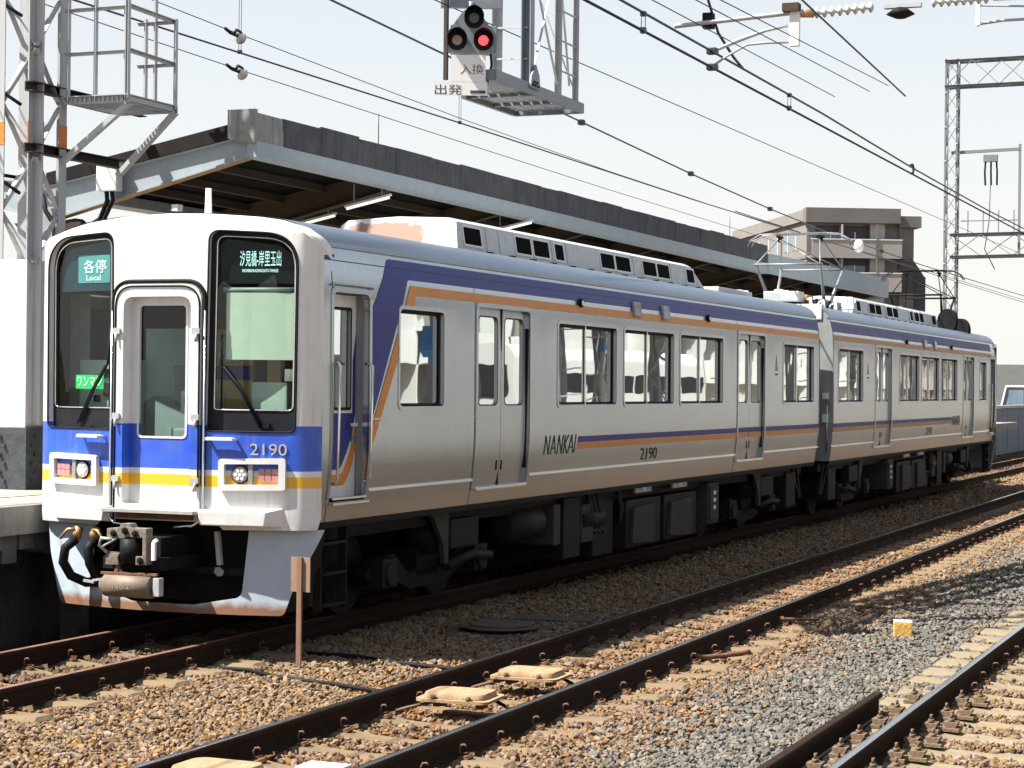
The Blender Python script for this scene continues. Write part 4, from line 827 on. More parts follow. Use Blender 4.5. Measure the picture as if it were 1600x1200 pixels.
def build_cab(car, front=True):
    fn = frontfn
    UL = list(np.linspace(-UEND, UEND, 27)); VL = list(np.arange(1.0, 3.5, .16)) + [3.38, 3.43, 3.48, 3.53]
    outer = [(-UEND, 1.02), (-UEND + .05, .93), (-.62, .925), (-.56, .985), (.56, .985), (.62, .925), (UEND - .05, .935), (UEND, 1.02)] + MASK_TOP[::-1]
    doorhole = rpoly([(-.385, 1.06, .03), (.385, 1.06, .03), (.385, 2.93, .13), (-.385, 2.93, .13)])
    mk = sheet('front_mask', outer, [rpoly(RWIN, 10), rpoly(mir(RWIN), 10), doorhole], fn, MASK, car, ulev=UL, vlev=VL, reveal=.07, step=.08)
    # rolled edge of the mask back to the body
    b = B(); top = dense(MASK_TOP + [], .08); top = [p for p in top if p[1] > 3.2]
    lp = []
    for (u0, z0), (u1, z1) in zip(MASK_TOP, MASK_TOP[1:]):
        for k in range(4): lp.append((u0 + (u1 - u0) * k / 4, z0 + (z1 - z0) * k / 4))
    lp.append(MASK_TOP[-1])
    R0 = [Vector(fn(u, z, 0)) for u, z in lp]; cz = Vector((0, 0, 2.4))
    R1 = [p + Vector((p.x * .012, .05, .012)) for p in R0]; R2 = [p + Vector((p.x * .016, .16, .018)) for p in R0]; R3 = [Vector((p.x * .975, max(p.y + .24, .03), p.z - .01)) for p in R0]
    for A, C in ((R0, R1), (R1, R2), (R2, R3)): b.strip(A, C, closed=False, smooth=True)
    b.out('mask_brow', MASK, mk, smooth=True)
    b = B(); sl_ = [(-UEND, 1.02 + .2 * k) for k in range(12)]
    for s in (1, -1):
        A = [Vector(fn(s * UEND, 1.02 + .2 * k, 0)) for k in range(12)]; b.strip(A, [Vector((p.x, .012, p.z)) for p in A], closed=False)
    b.out('mask_return', MASK, mk)
    # windows: black surround, sill panel, glass
    for P_, G_ in ((RWIN, RGL), (mir(RWIN), mir(RGL))):
        sheet('window_surround', rpoly(P_, 10), [rpoly(G_, 10)], fn, 'black_frame', car, ulev=UL, d=-.05, reveal=.012, step=.1)
        rim = dense(rpoly(G_, 10), .05); b = B(); b.tube([fn(u, z, -.048) for u, z in rim + rim[:1]], .007, 6, cap=False); b.out('window_gasket', 'chrome', car)
        sheet('front_window', rpoly(G_, 10), [], fn, 'cab_glass', car, ulev=UL, d=-.058, step=.1)
        o_ = dense(rpoly(P_, 10), .05); b = B(); b.tube([fn(u, z, .002) for u, z in o_ + o_[:1]], .008, 6, cap=False); b.out('surround_edge', 'black_rubber', car)
    # gangway door
    sheet('gangway_frame', rpoly([(-.425, 1.045, .04), (.425, 1.045, .04), (.425, 2.975, .16), (-.425, 2.975, .16)]), [rpoly([(-.33, 1.12, .03), (.33, 1.12, .03), (.33, 2.87, .10), (-.33, 2.87, .10)])], fn, MASK, car, ulev=UL, vlev=VL, d=.03, edge=.03, reveal=.11, step=.08)
    for uo, z1, r_ in ((.450, 3.0, .017), (.41, 2.957, .008)):
        pth = [p for p in rpoly([(-uo, .98, 0), (-uo, z1, .18), (uo, z1, .18), (uo, .98, 0)], 8)]
        q = []
        for a, c in zip(pth, pth[1:]):
            for k in range(6): q.append(fn(a[0] + (c[0] - a[0]) * k / 6, a[1] + (c[1] - a[1]) * k / 6, .034 if uo < .43 else .012))
        b = B(); b.tube(q, r_, 6); b.out('gangway_gasket', 'black_rubber', car)
    for s in (-1, 1):
        b = B(); b.tube([fn(s * .455, 2.75, .02), fn(s * .455, 1.08, .03), fn(s * .44, 1.0, .05), fn(s * .38, .955, .07), fn(s * .22, .94, .08)], .011, 8); b.out('edge_rail', 'chrome', car)
        for z in (2.58, 1.86, 1.33):
            b = B(); b.prism(rrect(s * .385 - .035, s * .385 + .035, z - .025, z + .025, .01), fn, .03, .055); b.cyl(fn(s * .39, z - .02, .05), fn(s * .385, z - .09, .055), .012, 6); b.out('latch', 'galvanised', car)
    dz = -.075
    leaf = sheet('gangway_door', [(-.335, 1.10), (.335, 1.10), (.335, 2.885), (-.335, 2.885)], [rrect(-.235, .235, 1.69, 2.80, .04)], fn, MASK, car, ulev=UL, vlev=VL, d=dz, reveal=.025, step=.1)
    sheet('door_glass', rrect(-.235, .235, 1.69, 2.80, .04), [], fn, 'cab_glass', leaf, ulev=UL, d=dz - .02)
    sheet('glass_rim', rrect(-.25, .25, 1.675, 2.815, .05), [rrect(-.232, .232, 1.693, 2.797, .04)], fn, 'white_paint', leaf, ulev=UL, d=dz + .006, edge=.006)
    b = B(); b.prism([(-.43, 1.055), (.43, 1.055), (.43, 1.08), (-.43, 1.08)], fn, -.10, .17); b.out('footplate', 'platform_paving', car)
    b = B(); b.prism([(-.36, 1.0), (.36, 1.0), (.36, 1.05), (-.36, 1.05)], fn, -.02, .06); b.out('footplate_skirt', 'rust', car)
    # lamp clusters
    for s in (1, -1):
        P_ = lambda pts: pts if s > 0 else mir(pts)
        ho = rpoly(P_([(.595, 1.255, .025), (1.155, 1.265, .025), (1.155, 1.53, .035), (.595, 1.52, .035)])); hi = rpoly(P_([(.645, 1.305, .012), (1.10, 1.312, .012), (1.10, 1.482, .012), (.645, 1.475, .012)]))
        lh = sheet('lamp_housing', ho, [hi], fn, 'white_paint', car, ulev=UL, d=.045, edge=.045, reveal=.075, step=.06)
        sheet('lamp_back', hi, [], fn, 'lamp_recess', lh, ulev=UL, d=-.028)
        uc = s * .775; b = B(); b.cyl(fn(uc, 1.39, -.025), fn(uc, 1.39, .012), .078, 24); b.out('reflector', 'dark_steel', lh)
        hl = B(); hl.cyl(fn(uc, 1.39, .010), fn(uc, 1.39, .024), .066, 24); hl = hl.out('headlight', 'lens_clear', lh)
        b = B()
        for k in range(7):
            an = k * math.pi * 2 / 6; rr = .036 if k < 6 else 0
            b.cyl(fn(uc + rr * math.cos(an), 1.39 + rr * math.sin(an), .022), fn(uc + rr * math.cos(an), 1.39 + rr * math.sin(an), .031), .015, 10)
        b.out('lamp_cells', 'sign_white', lh)
        for i in range(3):
            for j in range(2):
                u_ = s * (.955 + .055 * i)
                b = B(); b.prism(rrect(u_ - .025, u_ + .025, 1.335 + .055 * j, 1.385 + .055 * j, .006), fn, -.01, .018); b.out('tail_lamp', 'lens_red', lh)
        b = B(); b.prism(rrect(s * .865 - .018, s * .865 + .018, 1.31, 1.478, .004), fn, -.027, .03); b.out('divider', 'lamp_recess', lh)
        # step block, hand hold
        b = B(); q = [(s * .50, .965), (s * 1.02, .965), (s * 1.06, 1.0), (s * 1.10, 1.095), (s * .44, 1.085)]
        A = [fn(u, z, 0) for u, z in ((s * .42, .955), (s * 1.12, .965), (s * 1.14, 1.115), (s * .42, 1.10))]; C = [fn(u, z, .12) for u, z in ((s * .47, .97), (s * 1.0, .97), (s * 1.02, 1.085), (s * .45, 1.08))]
        b.strip(A, C); b.bm.faces.new([b.bm.verts.new(p) for p in C]); bmesh.ops.remove_doubles(b.bm, verts=b.bm.verts[:], dist=1e-5); b.out('step_block', 'white_paint', car, bevel=.008)
        b = B(); a0, a1 = (.50, .735) if s > 0 else (-.78, -.535)
        b.tube([fn(a0, 1.675, -.01), fn(a0, 1.685, .075), fn(a0 + .02, 1.688, .085), fn(a1 - .02, 1.688, .085), fn(a1, 1.685, .075), fn(a1, 1.675, -.01)], .012, 8); b.prism(rrect(a0 + .005, a1 - .005, 1.672, 1.696, .006), fn, .035, .098); b.out('hand_hold', 'white_paint', car)
        # wiper
        if s > 0: pts = [(.93, 1.775), (.76, 2.08), (.575, 2.30), (.57, 2.40)]; pv = (.98, 1.80)
        else: pts = [(-.86, 1.80), (-.70, 2.08), (-.545, 2.30), (-.51, 2.62)]; pv = (-.74, 1.74)
        b = B(); b.tube([fn(u, z, -.03) for u, z in pts], .011, 6); b.tube([fn(u + s * .028, z - .012, -.028) for u, z in pts[:3]], .008, 6); wp = b.out('wiper', 'black_rubber', car)
        tip = pts[2]; b = B(); b.tube([fn(tip[0], tip[1] - .45, -.06), fn(tip[0], tip[1] + .25, -.06)], .009, 6); b.out('wiper_blade', 'black_rubber', wp)
        b = B(); b.cyl(fn(pv[0], pv[1], -.07), fn(pv[0], pv[1], -.01), .03, 10); b.out('wiper_pivot', 'black_rubber', wp)
    lettering('raised_number', '2190', 'number_silver', car, lambda a, z, d: fn(.855 + a, 1.553 + z, d), .305, .095, .001, depth=.012)
    # cab behind the glass
    cabn = B(); cabn.box(-1.24, 1.24, 1.20, 1.24, 1.02, 3.36); cabn.out('cab_bulkhead', 'cab_dark', car)
    b = B(); b.box(-1.28, 1.28, -.10, 1.2, 1.02, 1.05); b.out('cab_floor', 'cab_dark', car)
    b = B(); b.box(-1.12, 1.12, -.12, 1.2, 3.38, 3.41); b.out('cab_ceiling', 'cab_dark', car)
    for s in (1, -1):
        b = B(); b.box(s * 1.285 - .01, s * 1.285 + .01, .02, .19, 1.05, 3.3); b.out('cab_side', 'cab_dark', car)
    b = B(); b.box(-1.12, -.52, .12, .6, 1.05, 2.34); o = b.out('control_cabinet', 'cab_wall', car, bevel=.01)
    for (x, z, sx, sz) in ((-.93, 2.15, .035, .06), (-.80, 2.22, .05, .04), (-.80, 2.08, .06, .06), (-.93, 2.0, .03, .03), (-.66, 2.2, .03, .03), (-.66, 2.1, .03, .03)):
        q = B(); q.box(x - sx, x + sx, .105, .12, z - sz, z + sz); q.out('switch_panel', 'black_frame', o)
    b = B(); b.box(-1.0, -.88, .5, .55, 2.3, 3.0); b.out('bright_white_slab', 'sign_white', car)  # white slab; a doorway's brightness is put into its colour
    b = B(); b.box(-.50, -.02, .22, .5, 1.05, 2.62); o = b.out('equipment_locker', 'cab_grey', car, bevel=.01)
    q = B(); q.prism(rrect(-.20, -.08, 1.95, 2.3, .05), lambda a, z, d: (a, d, z), .20, .22); q.out('locker_window', 'lens_clear', o)
    b = B(); b.box(.0, .42, .50, .54, 1.5, 2.62); o = b.out('cab_rear_door', 'cab_tan', car)
    q = B(); q.box(.02, .40, .48, .50, 2.18, 2.30); q.out('door_band', 'livery_blue', o)
    q = B(); q.prism(rrect(.06, .30, 2.33, 2.52, .05), lambda a, z, d: (a, d, z), .48, .50); q.out('door_window', 'cab_wall', o)
    b = B(); b.box(.03, .30, -.05, .25, 1.88, 2.08); o = b.out('desk_unit', 'cab_wall', car, bevel=.02)
    q = B(); q.box(.07, .13, -.06, -.05, 1.95, 2.03); q.out('desk_dial', 'black_frame', o)
    b = B(); b.box(-.02, .35, -.12, .4, 1.55, 1.76); b.out('desk_unit', 'cab_grey', car, bevel=.02)
    b = B(); b.box(.48, 1.15, .0, .6, 1.6, 1.9); o = b.out('driver_desk', 'cab_grey', car, bevel=.03)
    q = B(); q.box(.74, 1.08, -.08, .2, 1.9, 2.16); q.out('instrument_hood', 'cab_wall', o, bevel=.02)
    b = B(); b.box(.62, .75, .4, .5, 1.9, 2.4); b.out('driver_seat_post', 'cab_tan', car)
    # blind and destination displays
    bl = sheet('sun_blind', [(.60, 2.345), (1.205, 2.345), (1.205, 2.905), (.60, 2.905)], [], fn, 'blind', car, ulev=UL, d=-.085)
    q = B(); q.tube([fn(.57, 2.93, -.10), fn(.9, 2.93, -.10), fn(1.2, 2.93, -.10)], .022, 8); q.out('blind_roller', 'cab_grey', bl)
    sheet('display_board', [(.53, 2.98), (1.195, 2.98), (1.18, 3.21), (1.06, 3.30), (.60, 3.355), (.54, 3.3)], [], fn, 'screen_dark', car, ulev=UL, d=-.08)
    sheet('display_board', [(-1.18, 2.93), (-.53, 2.93), (-.54, 3.3), (-.60, 3.36), (-1.06, 3.30), (-1.16, 3.2)], [], fn, 'screen_blue' if 'screen_blue' in MATS else mat('screen_blue', (0.012, 0.035, 0.06), .4, var=0), car, ulev=UL, d=-.085)
    sheet('display_panel', rrect(-.955, -.575, 3.0, 3.24, .02), [], fn, 'teal_screen', car, ulev=UL, d=-.08)
    lettering('destination_text', '汐見橋-岸里玉出', 'led_text', car, lambda a, z, d: fn(.72 + a, 3.125 + z, d - .075), .355, .13, .0)
    lettering('destination_text', 'SHIOMIBASHI-KISHINOSATO-TAMADE', 'led_text', car, lambda a, z, d: fn(.74 + a, 3.075 + z, d - .075), .31, .026, .0)
    lettering('service_text', '各停', 'white_text', car, lambda a, z, d: fn(-.885 + a, 3.085 + z, d - .076), .27, .115, .0)
    lettering('service_text', 'Local', 'white_text', car, lambda a, z, d: fn(-.85 + a, 3.022 + z, d - .076), .17, .045, .0)
    sheet('crew_notice', [(-.965, 2.085), (-.63, 2.085), (-.63, 2.205), (-.965, 2.205)], [], fn, 'green_sign', car, ulev=UL, d=-.075)
    lettering('notice_text', 'ワンマン', 'white_text', car, lambda a, z, d: fn(-.945 + a, 2.105 + z, d - .071), .295, .085, .0)
    sheet('small_card', rrect(1.11, 1.19, 2.17, 2.27, .01), [], fn, 'lens_clear', car, ulev=UL, d=-.09)
    # plough, coupler, hoses
    pf = lambda u, z, d: (frontfn(u, 1.5, d)[0] * (1 - (.93 - z) * .10), frontfn(u, 1.5, d)[1] + .10 - (.93 - z) * .06, z)
    pl = rpoly([(-UEND + .02, .93, 0), (-.72, .93, .0), (-.80, .40, .10), (-.30, .285, 0), (.35, .285, 0), (.80, .36, .08), (.80, .93, 0), (UEND - .02, .93, 0), (1.27, .53, .1), (1.20, .24, .05), (1.17, .215, .02), (.3, .215, 0), (-.3, .215, 0), (-1.17, .215, .02), (-1.20, .24, .05), (-1.27, .53, .1)])
    for s in (1, -1):
        b = B(); q = [pf(s * u, z, 0) for u, z in ((UEND - .02, .93), (1.27, .53), (1.20, .24))]; b.strip(q, [(s * 1.22, .35, .93), (s * 1.2, .32, .53), (s * 1.12, .25, .24)], closed=False); b.out('plough_side', 'under_grey', car)
    sheet('snow_plough', pl, [], pf, 'plough_paint', car, ulev=UL, vlev=[.4, .55, .7], edge=.025, step=.07)
    b = B(); b.box(-1.25, 1.25, .05, .10, .28, .97); b.out('nose_underside', 'dark_steel', car)
    b = B(); b.box(-.28, .28, -.72, .4, .60, .70); b.box(-.2, .2, -.6, .4, .70, .86); cp = b.out('coupler_shank', 'dark_steel', car)
    yc = -.78
    b = B(); fc = lambda a, z, d: (a, yc + d, z)
    b.prism([(-.18, .94), (-.18, .86), (-.03, .86), (.03, .875), (.165, .875), (.165, .72), (.10, .72), (.10, .65), (.20, .65), (.20, .95), (.06, .95), (.04, .985), (-.04, .985), (-.06, .95)], fc, -.04, .06); b.prism([(-.20, .64), (-.07, .64), (-.08, .70), (-.06, .74), (-.19, .74)], fc, -.03, .06); hd = b.out('coupler_head', 'coupler_grey', car, bevel=.006)
    for x, z in ((-.11, .90), (0, .925), (.10, .905), (.15, .685)):
        q = B(); q.cyl((x, yc - .04, z), (x, yc - .055, z), .028, 12); q.cyl((x, yc - .055, z), (x, yc - .075, z), .016, 8); q.out('bolt', 'dark_steel', hd)
    q = B(); q.tube([(-.18, yc - .03, .74), (-.24, yc - .06, .80), (-.22, yc - .06, .86), (-.12, yc - .05, .85)], .014, 8); q.tube([(-.23, yc - .05, .78), (-.08, yc - .05, .86)], .010, 6); q.out('coupler_lever', 'galvanised', hd)
    q = B(); q.cyl((0.02, yc + .02, .66), (.02, yc + .02, .86), .09, 16); q.out('coupler_knuckle', 'black_rubber', hd)
    q = B(); q.bar((.25, yc - .0, .69), (.25, yc, .84), .03); q.bar((.25, yc, .84), (.28, yc, .86), .028); q.out('release_handle', 'sign_white', hd)
    b = B(); b.tube([(-.25, yc, .47), (-.21, yc, .47), (-.20, yc, .47), (.24, yc, .47), (.245, yc, .47)], [.05, .07, .095, .095, .08], 20); cy = b.out('jumper_cylinder', 'cylinder_brown', car)
    q = B(); q.bar((-.24, yc - .02, .57), (.30, yc - .02, .575), .03, .02); q.bar((-.12, yc, .55), (-.08, yc, .66), .03); q.out('cylinder_strap', 'rust', cy)
    q = B(); q.box(.275, .335, yc - .05, yc + .02, .40, .55); q.out('cylinder_cap', 'galvanised', cy, bevel=.008)
    q = B(); q.bar((-.34, yc, .50), (-.22, yc, .52), .02); q.bar((-.30, yc - .04, .49), (-.40, yc - .04, .50), .02); q.out('drain_cock', 'galvanised', cy)
    lettering('cylinder_number', 'No.2', 'faint_chalk' if 'faint_chalk' in MATS else mat('faint_chalk', (.33, .25, .20), .9, var=0), car, lambda a, z, d: (-.08 + a, yc - .0965 - d, .455 + z), .16, .04, .001)
    for k, (u_, dx) in enumerate(((-.80, -.05), (-.62, .05))):
        b = B(); b.tube([(u_, -.36, .80), (u_ - .02 + (.0 if k else -.05), -.42, .72), (u_ - .02 + (.02 if k else -.07), -.42, .60), (u_ + (.03 if k else -.05), -.36, .48), (u_ + (.12 if k else .05), -.28, .42), (u_ + .2, -.2, .43)], .042, 12); hs = b.out('brake_hose', 'black_rubber', car)
        q = B(); q.tube([(u_, -.34, .79), (u_, -.355, .84), (u_ + .01, -.33, .90)], [.03, .045, .04], 10); q.out('hose_cock', 'brass', hs)
        q = B(); q.tube([(u_, -.38, .885), (u_ + dx * 1.2, -.40, .88), (u_ + dx * 2.6, -.41, .80)], .014, 8); q.out('cock_handle', 'brass', hs)
    b = B(); b.tube([(-.45, -.2, .9), (-.48, -.3, .7), (-.35, -.35, .52), (-.2, -.5, .5)], .03, 8); b.out('jumper_cable', 'black_rubber', car)
    b = B(); b.bar((.50, -.2, .90), (.53, -.2, .62), .04); b.bar((.5, -.2, .58), (.55, -.22, .55), .05); b.out('uncoupling_rod', 'galvanised', car)
    b = B(); b.bar((-1.0, -.1, .56), (1.0, -.1, .56), .06); b.out('cross_bar', 'dark_steel', car)
    # whistle post and conduit on the brow
    b = B(); b.tube([(-.02, .45, 3.58), (-.02, .45, 3.62), (-.02, .45, 3.625), (-.02, .45, 3.86)], [.06, .06, .033, .026], 12); an = b.out('roof_aerial', 'white_paint', car)
    q = B(); q.box(-.13, .10, .38, .52, 3.575, 3.61); q.out('aerial_base', 'roof_equip', an)
mat('plough_paint', (0.42, 0.49, 0.56), 0.5, var=0.08, vscale=3, bump=.05)
mat('coupler_grey', (0.22, 0.19, 0.155), 0.6, 0.3, var=0.3, vscale=20, bump=.3)
mat('cylinder_brown', (0.185, 0.140, 0.108), 0.6, 0.1, var=0.15, vscale=15)
def plough_dirt():
    m = MATS['plough_paint']; n = m.node_tree.nodes; L = m.node_tree.links; b = n['Principled BSDF']; tc = [x for x in n if x.type == 'TEX_COORD'][0]
    src = b.inputs['Base Color'].links[0].from_socket; sx = n.new('ShaderNodeSeparateXYZ'); L.new(tc.outputs['Object'], sx.inputs[0])
    no = n.new('ShaderNodeTexNoise'); no.inputs['Scale'].default_value = 9; no.inputs['Detail'].default_value = 6; L.new(tc.outputs['Object'], no.inputs['Vector'])
    q = n.new('ShaderNodeMath'); q.operation = 'MULTIPLY_ADD'; L.new(no.outputs['Fac'], q.inputs[0]); q.inputs[1].default_value = .12; L.new(sx.outputs[2], q.inputs[2])
    r = n.new('ShaderNodeMapRange'); r.inputs[1].default_value = .32; r.inputs[2].default_value = .39; r.inputs[3].default_value = 1; r.inputs[4].default_value = 0; L.new(q.outputs[0], r.inputs[0])
    mx = n.new('ShaderNodeMix'); mx.data_type = 'RGBA'; L.new(r.outputs[0], mx.inputs[0]); L.new(src, mx.inputs[6]); mx.inputs[7].default_value = (.24, .13, .075, 1); L.new(mx.outputs[2], b.inputs['Base Color'])
plough_dirt()
def pantograph(car, yc, m1, m2, up=True):
    """diamond pantograph with twin pan heads, standing across the car at local y = yc"""
    p = tag(empty('pantograph', (0, yc, 0)), None); p.parent = car
    zb = 3.72; zk = 4.36; zt = 4.96
    for sx in (-1, 1):
        b = B(); b.bar((sx * .55, -.8, zb), (sx * .55, .8, zb), .06); b.out('base_rail', m1, p)
        for y in (-.65, .65):
            b = B(); b.tube([(sx * .55, y, 3.57), (sx * .55, y, 3.6), (sx * .55, y, 3.63), (sx * .55, y, 3.66), (sx * .55, y, 3.69)], [.05, .09, .05, .09, .05], 10); b.out('insulator', 'porcelain', p)
        for sy in (-1, 1):
            b = B(); b.tube([(sx * .50, sy * .22, zb), (sx * .58, sy * .88, zk)], [.034, .022], 10); b.out('lower_arm', m1, p)
            b = B(); b.tube([(sx * .58, sy * .88, zk), (sx * .38, sy * .10, zt - .10)], .012, 8); b.out('upper_arm', m2, p)
    for sy in (-1, 1):
        b = B(); b.cyl((-.62, sy * .88, zk), (.62, sy * .88, zk), .022, 10); b.out('knuckle_tube', m1, p)
        b = B(); b.cyl((-.58, sy * .88, zk), (.0 + .38, sy * .10, zt - .1), .011, 8); b.out('diagonal_brace', m2, p)
    b = B(); b.cyl((-.5, 0, zb), (.5, 0, zb), .06, 10); b.out('main_shaft', m1, p)
    for y in (-.13, .13):
        b = B(); b.tube([(-.95, y, zt - .22), (-.88, y, zt - .10), (-.72, y, zt - .01), (-.5, y, zt), (.5, y, zt), (.72, y, zt - .01), (.88, y, zt - .10), (.95, y, zt - .22)], .012, 8); b.bar((-.5, y, zt + .008), (.5, y, zt + .008), .035, .02); b.out('pan_head', m1, p)
    for sx in (-1, 1):
        b = B(); b.bar((sx * .38, -.16, zt - .05), (sx * .38, .16, zt - .05), .05, .04); b.bar((sx * .38, 0, zt - .14), (sx * .38, 0, zt - .05), .06); b.out('head_spring', 'dark_steel', p)
    return p
YAW1 = -0.0086; YAW2 = -0.003
CAR1 = build_car('railcar', 'leading silver railcar with white and blue cab front facing the camera', (-1.37, 0, 0), YAW1, '2190', 1)
build_cab(CAR1)
X2 = 0.2567 + .003 * 17 - 1.37
CAR2 = build_car('railcar', 'second silver railcar coupled behind with pantographs on its roof', (X2, 34.45, 0), math.pi + YAW2, '2240', -1, True)
# plain rounded cab end of the far car
def far_cab(car):
    fn = frontfn; UL = list(np.linspace(-UEND, UEND, 15))
    outer = [(-UEND, 1.02), (-UEND + .05, .93), (UEND - .05, .935), (UEND, 1.02)] + MASK_TOP[::-1]
    mk = sheet('front_mask', outer, [rpoly(RWIN, 10), rpoly(mir(RWIN), 10)], fn, MASK, car, ulev=UL, vlev=[1.4, 1.8, 2.4, 3, 3.4, 3.5], reveal=.08, step=.15)
    for P_ in (RWIN, mir(RWIN)): sheet('front_window', rpoly(P_, 10), [], fn, 'window_glass', car, ulev=UL, d=-.07, step=.15)
    b = B()
    for s in (1, -1):
        A = [Vector(fn(s * UEND, 1.02 + .2 * k, 0)) for k in range(12)]; b.strip(A, [Vector((p.x, .012, p.z)) for p in A], closed=False)
    lp = MASK_TOP; R0 = [Vector(fn(u, z, 0)) for u, z in lp]; R3 = [Vector((p.x * .975, max(p.y + .24, .03), p.z - .01)) for p in R0]; b.strip(R0, R3, closed=False)
    b.out('mask_return', MASK, mk)
    pf = lambda u, z, d: (frontfn(u, 1.5, d)[0] * (1 - (.93 - z) * .10), frontfn(u, 1.5, d)[1] + .10, z)
    sheet('snow_plough', [(-UEND, .93), (UEND, .93), (UEND - .1, .22), (-UEND + .1, .22)], [], pf, 'plough_paint', car, ulev=UL, edge=.025)
far_cab(CAR2)
pantograph(CAR2, 34.45 - 20.6, 'panto_grey' if mat('panto_grey', (0.24, 0.25, 0.26), .45, .3, var=.1) else '', 'panto_grey'); pantograph(CAR2, 34.45 - 32.2, 'dark_steel', 'dark_steel')
# roof gear around the coupling
for (nm, x, y, sx, sy, z0, z1, m) in (('resistor_box', .62, LEN - .75, .17, .2, 3.52, 3.74, 'insul_brown'), ('breaker_box', .45, LEN - .30, .30, .2, 3.6, 3.78, 'roof_equip')):
    b = B(); b.box(x - sx, x + sx, y - sy, y + sy, z0, z1); o = b.out(nm, m, CAR2, bevel=.02)
    o.location = (0, 0, 0)
    b = B(); b.box(-x - sx, -x + sx, y - sy, y + sy, z0, z1); o = b.out(nm, m, CAR2, bevel=.02)
for s in (1, -1):
    for k in range(5):
        b = B(); y = LEN - .2 - .45 * k; b.tube([(s * (.95 - .1 * (k % 2)), y, 3.52), (s * .9, y - .1, 3.66), (s * .8, y - .3, 3.64), (s * .75, y - .45, 3.55)], .03, 8); b.out('roof_cable', 'dark_steel' if k % 2 else 'roof_equip', CAR2)
    for (y, m) in ((LEN - .35, 'roof_equip'), (LEN - .7, 'sign_white')):
        b = B(); b.tube([(s * .35, y, 3.58), (s * .35, y, 3.64), (s * .35, y, 3.70), (s * .35, y, 3.76), (s * .35, y, 3.82)], [.07, .11, .07, .11, .07], 10); b.out('roof_insulator', m, CAR2)
    b = B(); b.box(s * .95 - .22, s * .95 + .22, LEN - .16, LEN + .02, 3.3, 3.56); b.out('end_cover', 'white_paint', CAR2, bevel=.02)
    b = B(); b.cyl((s * .85, 3.55, 3.72), (s * .80, 3.62, 3.72), .30, 24); b.out('cable_drum', 'black_rubber', CAR2)
    b = B(); b.cyl((s * .95, 2.4, 3.56), (s * .90, 2.47, 3.56), .28, 24); b.out('cable_drum', 'black_rubber', CAR2)
b = B(); b.box(-.9, .9, -.12, .12, .55, .80); b.box(-.15, .15, -.25, .25, .62, .9); o = b.out('coupler_link', 'dark_steel', CAR1); o.location = (0, LEN + .22, 0)

# ------------------------------------------------------------------ left platform
PX0 = -2.86
t = tag(empty('platform', (PX0, 0, 0)), kind='structure')
def pbox(name, x0, x1, y0, y1, z0, z1, m, par, bev=0, off=(PX0, 0, 0)):
    b = B(); b.box(x0 - off[0], x1 - off[0], y0 - off[1], y1 - off[1], z0 - off[2], z1 - off[2]); return b.out(name, m, par, bevel=bev)
pbox('deck', -9.5, PX0 - .32, -14, 60, .80, 1.045, 'platform_paving', t)
for k in range(62):
    y = -13.9 + 1.2 * k
    pbox('edge_slab', PX0 - .315, PX0 + random.uniform(-.012, .006), y, y + 1.19, .80 + random.uniform(-.012, .0), 1.05, 'concrete', t, .012)
pbox('tactile_strip', -4.05, -3.75, -14, 60, 1.045, 1.052, 'tactile', t)
pbox('white_line', -3.60, -3.52, -14, 60, 1.045, 1.050, 'sign_white', t)
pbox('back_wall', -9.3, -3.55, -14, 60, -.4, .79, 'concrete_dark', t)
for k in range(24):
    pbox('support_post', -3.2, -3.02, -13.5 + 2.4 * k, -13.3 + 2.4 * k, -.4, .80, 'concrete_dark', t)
# ragged broken edge under the slab near the train nose
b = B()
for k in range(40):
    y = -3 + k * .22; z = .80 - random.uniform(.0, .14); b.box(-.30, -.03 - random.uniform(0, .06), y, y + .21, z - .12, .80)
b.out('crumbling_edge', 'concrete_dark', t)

# ------------------------------------------------------------------ platform canopy (butterfly roof)
CXE = -2.84
cn = thing('platform_canopy', 'long dark platform canopy above the train with weathered edge panels', 'canopy', (CXE, 3.9, 1.05))
CB = (CXE, 3.9, 1.05)
def cbox(name, x0, x1, y0, y1, z0, z1, m, par=None, bev=0): 
    return pbox(name, x0, x1, y0, y1, z0, z1, m, par or cn, bev, CB)
def cx(y): return CXE + .004 * (y - 4)
def zroof(x): return 4.86 + (x - CXE) * .185 if x > -5.5 else 4.86 + (-5.5 - CXE) * .185 + (-5.5 - x) * .16
YA, YB, YC = 3.86, 24.5, 36.2
# corrugated deck, both slopes
b = B()
for (xa, xb) in ((CXE - .05, -5.5), (-5.5, -6.2)):
    n_ = 36
    for (y0, y1) in ((YA + .08, YC),):
        prev = None
        for i in range(n_ * 2 + 1):
            x = xa + (xb - xa) * i / (n_ * 2); z = zroof(x) + (.02 if i % 2 else -.02)
            row = (b.bm.verts.new((x - CB[0], y0 - CB[1], z - CB[2])), b.bm.verts.new((x - CB[0], y1 - CB[1], z - CB[2])))
            if prev: b.bm.faces.new((prev[0], row[0], row[1], prev[1]))
            prev = row
b.out('corrugated_deck', 'soffit', cn)
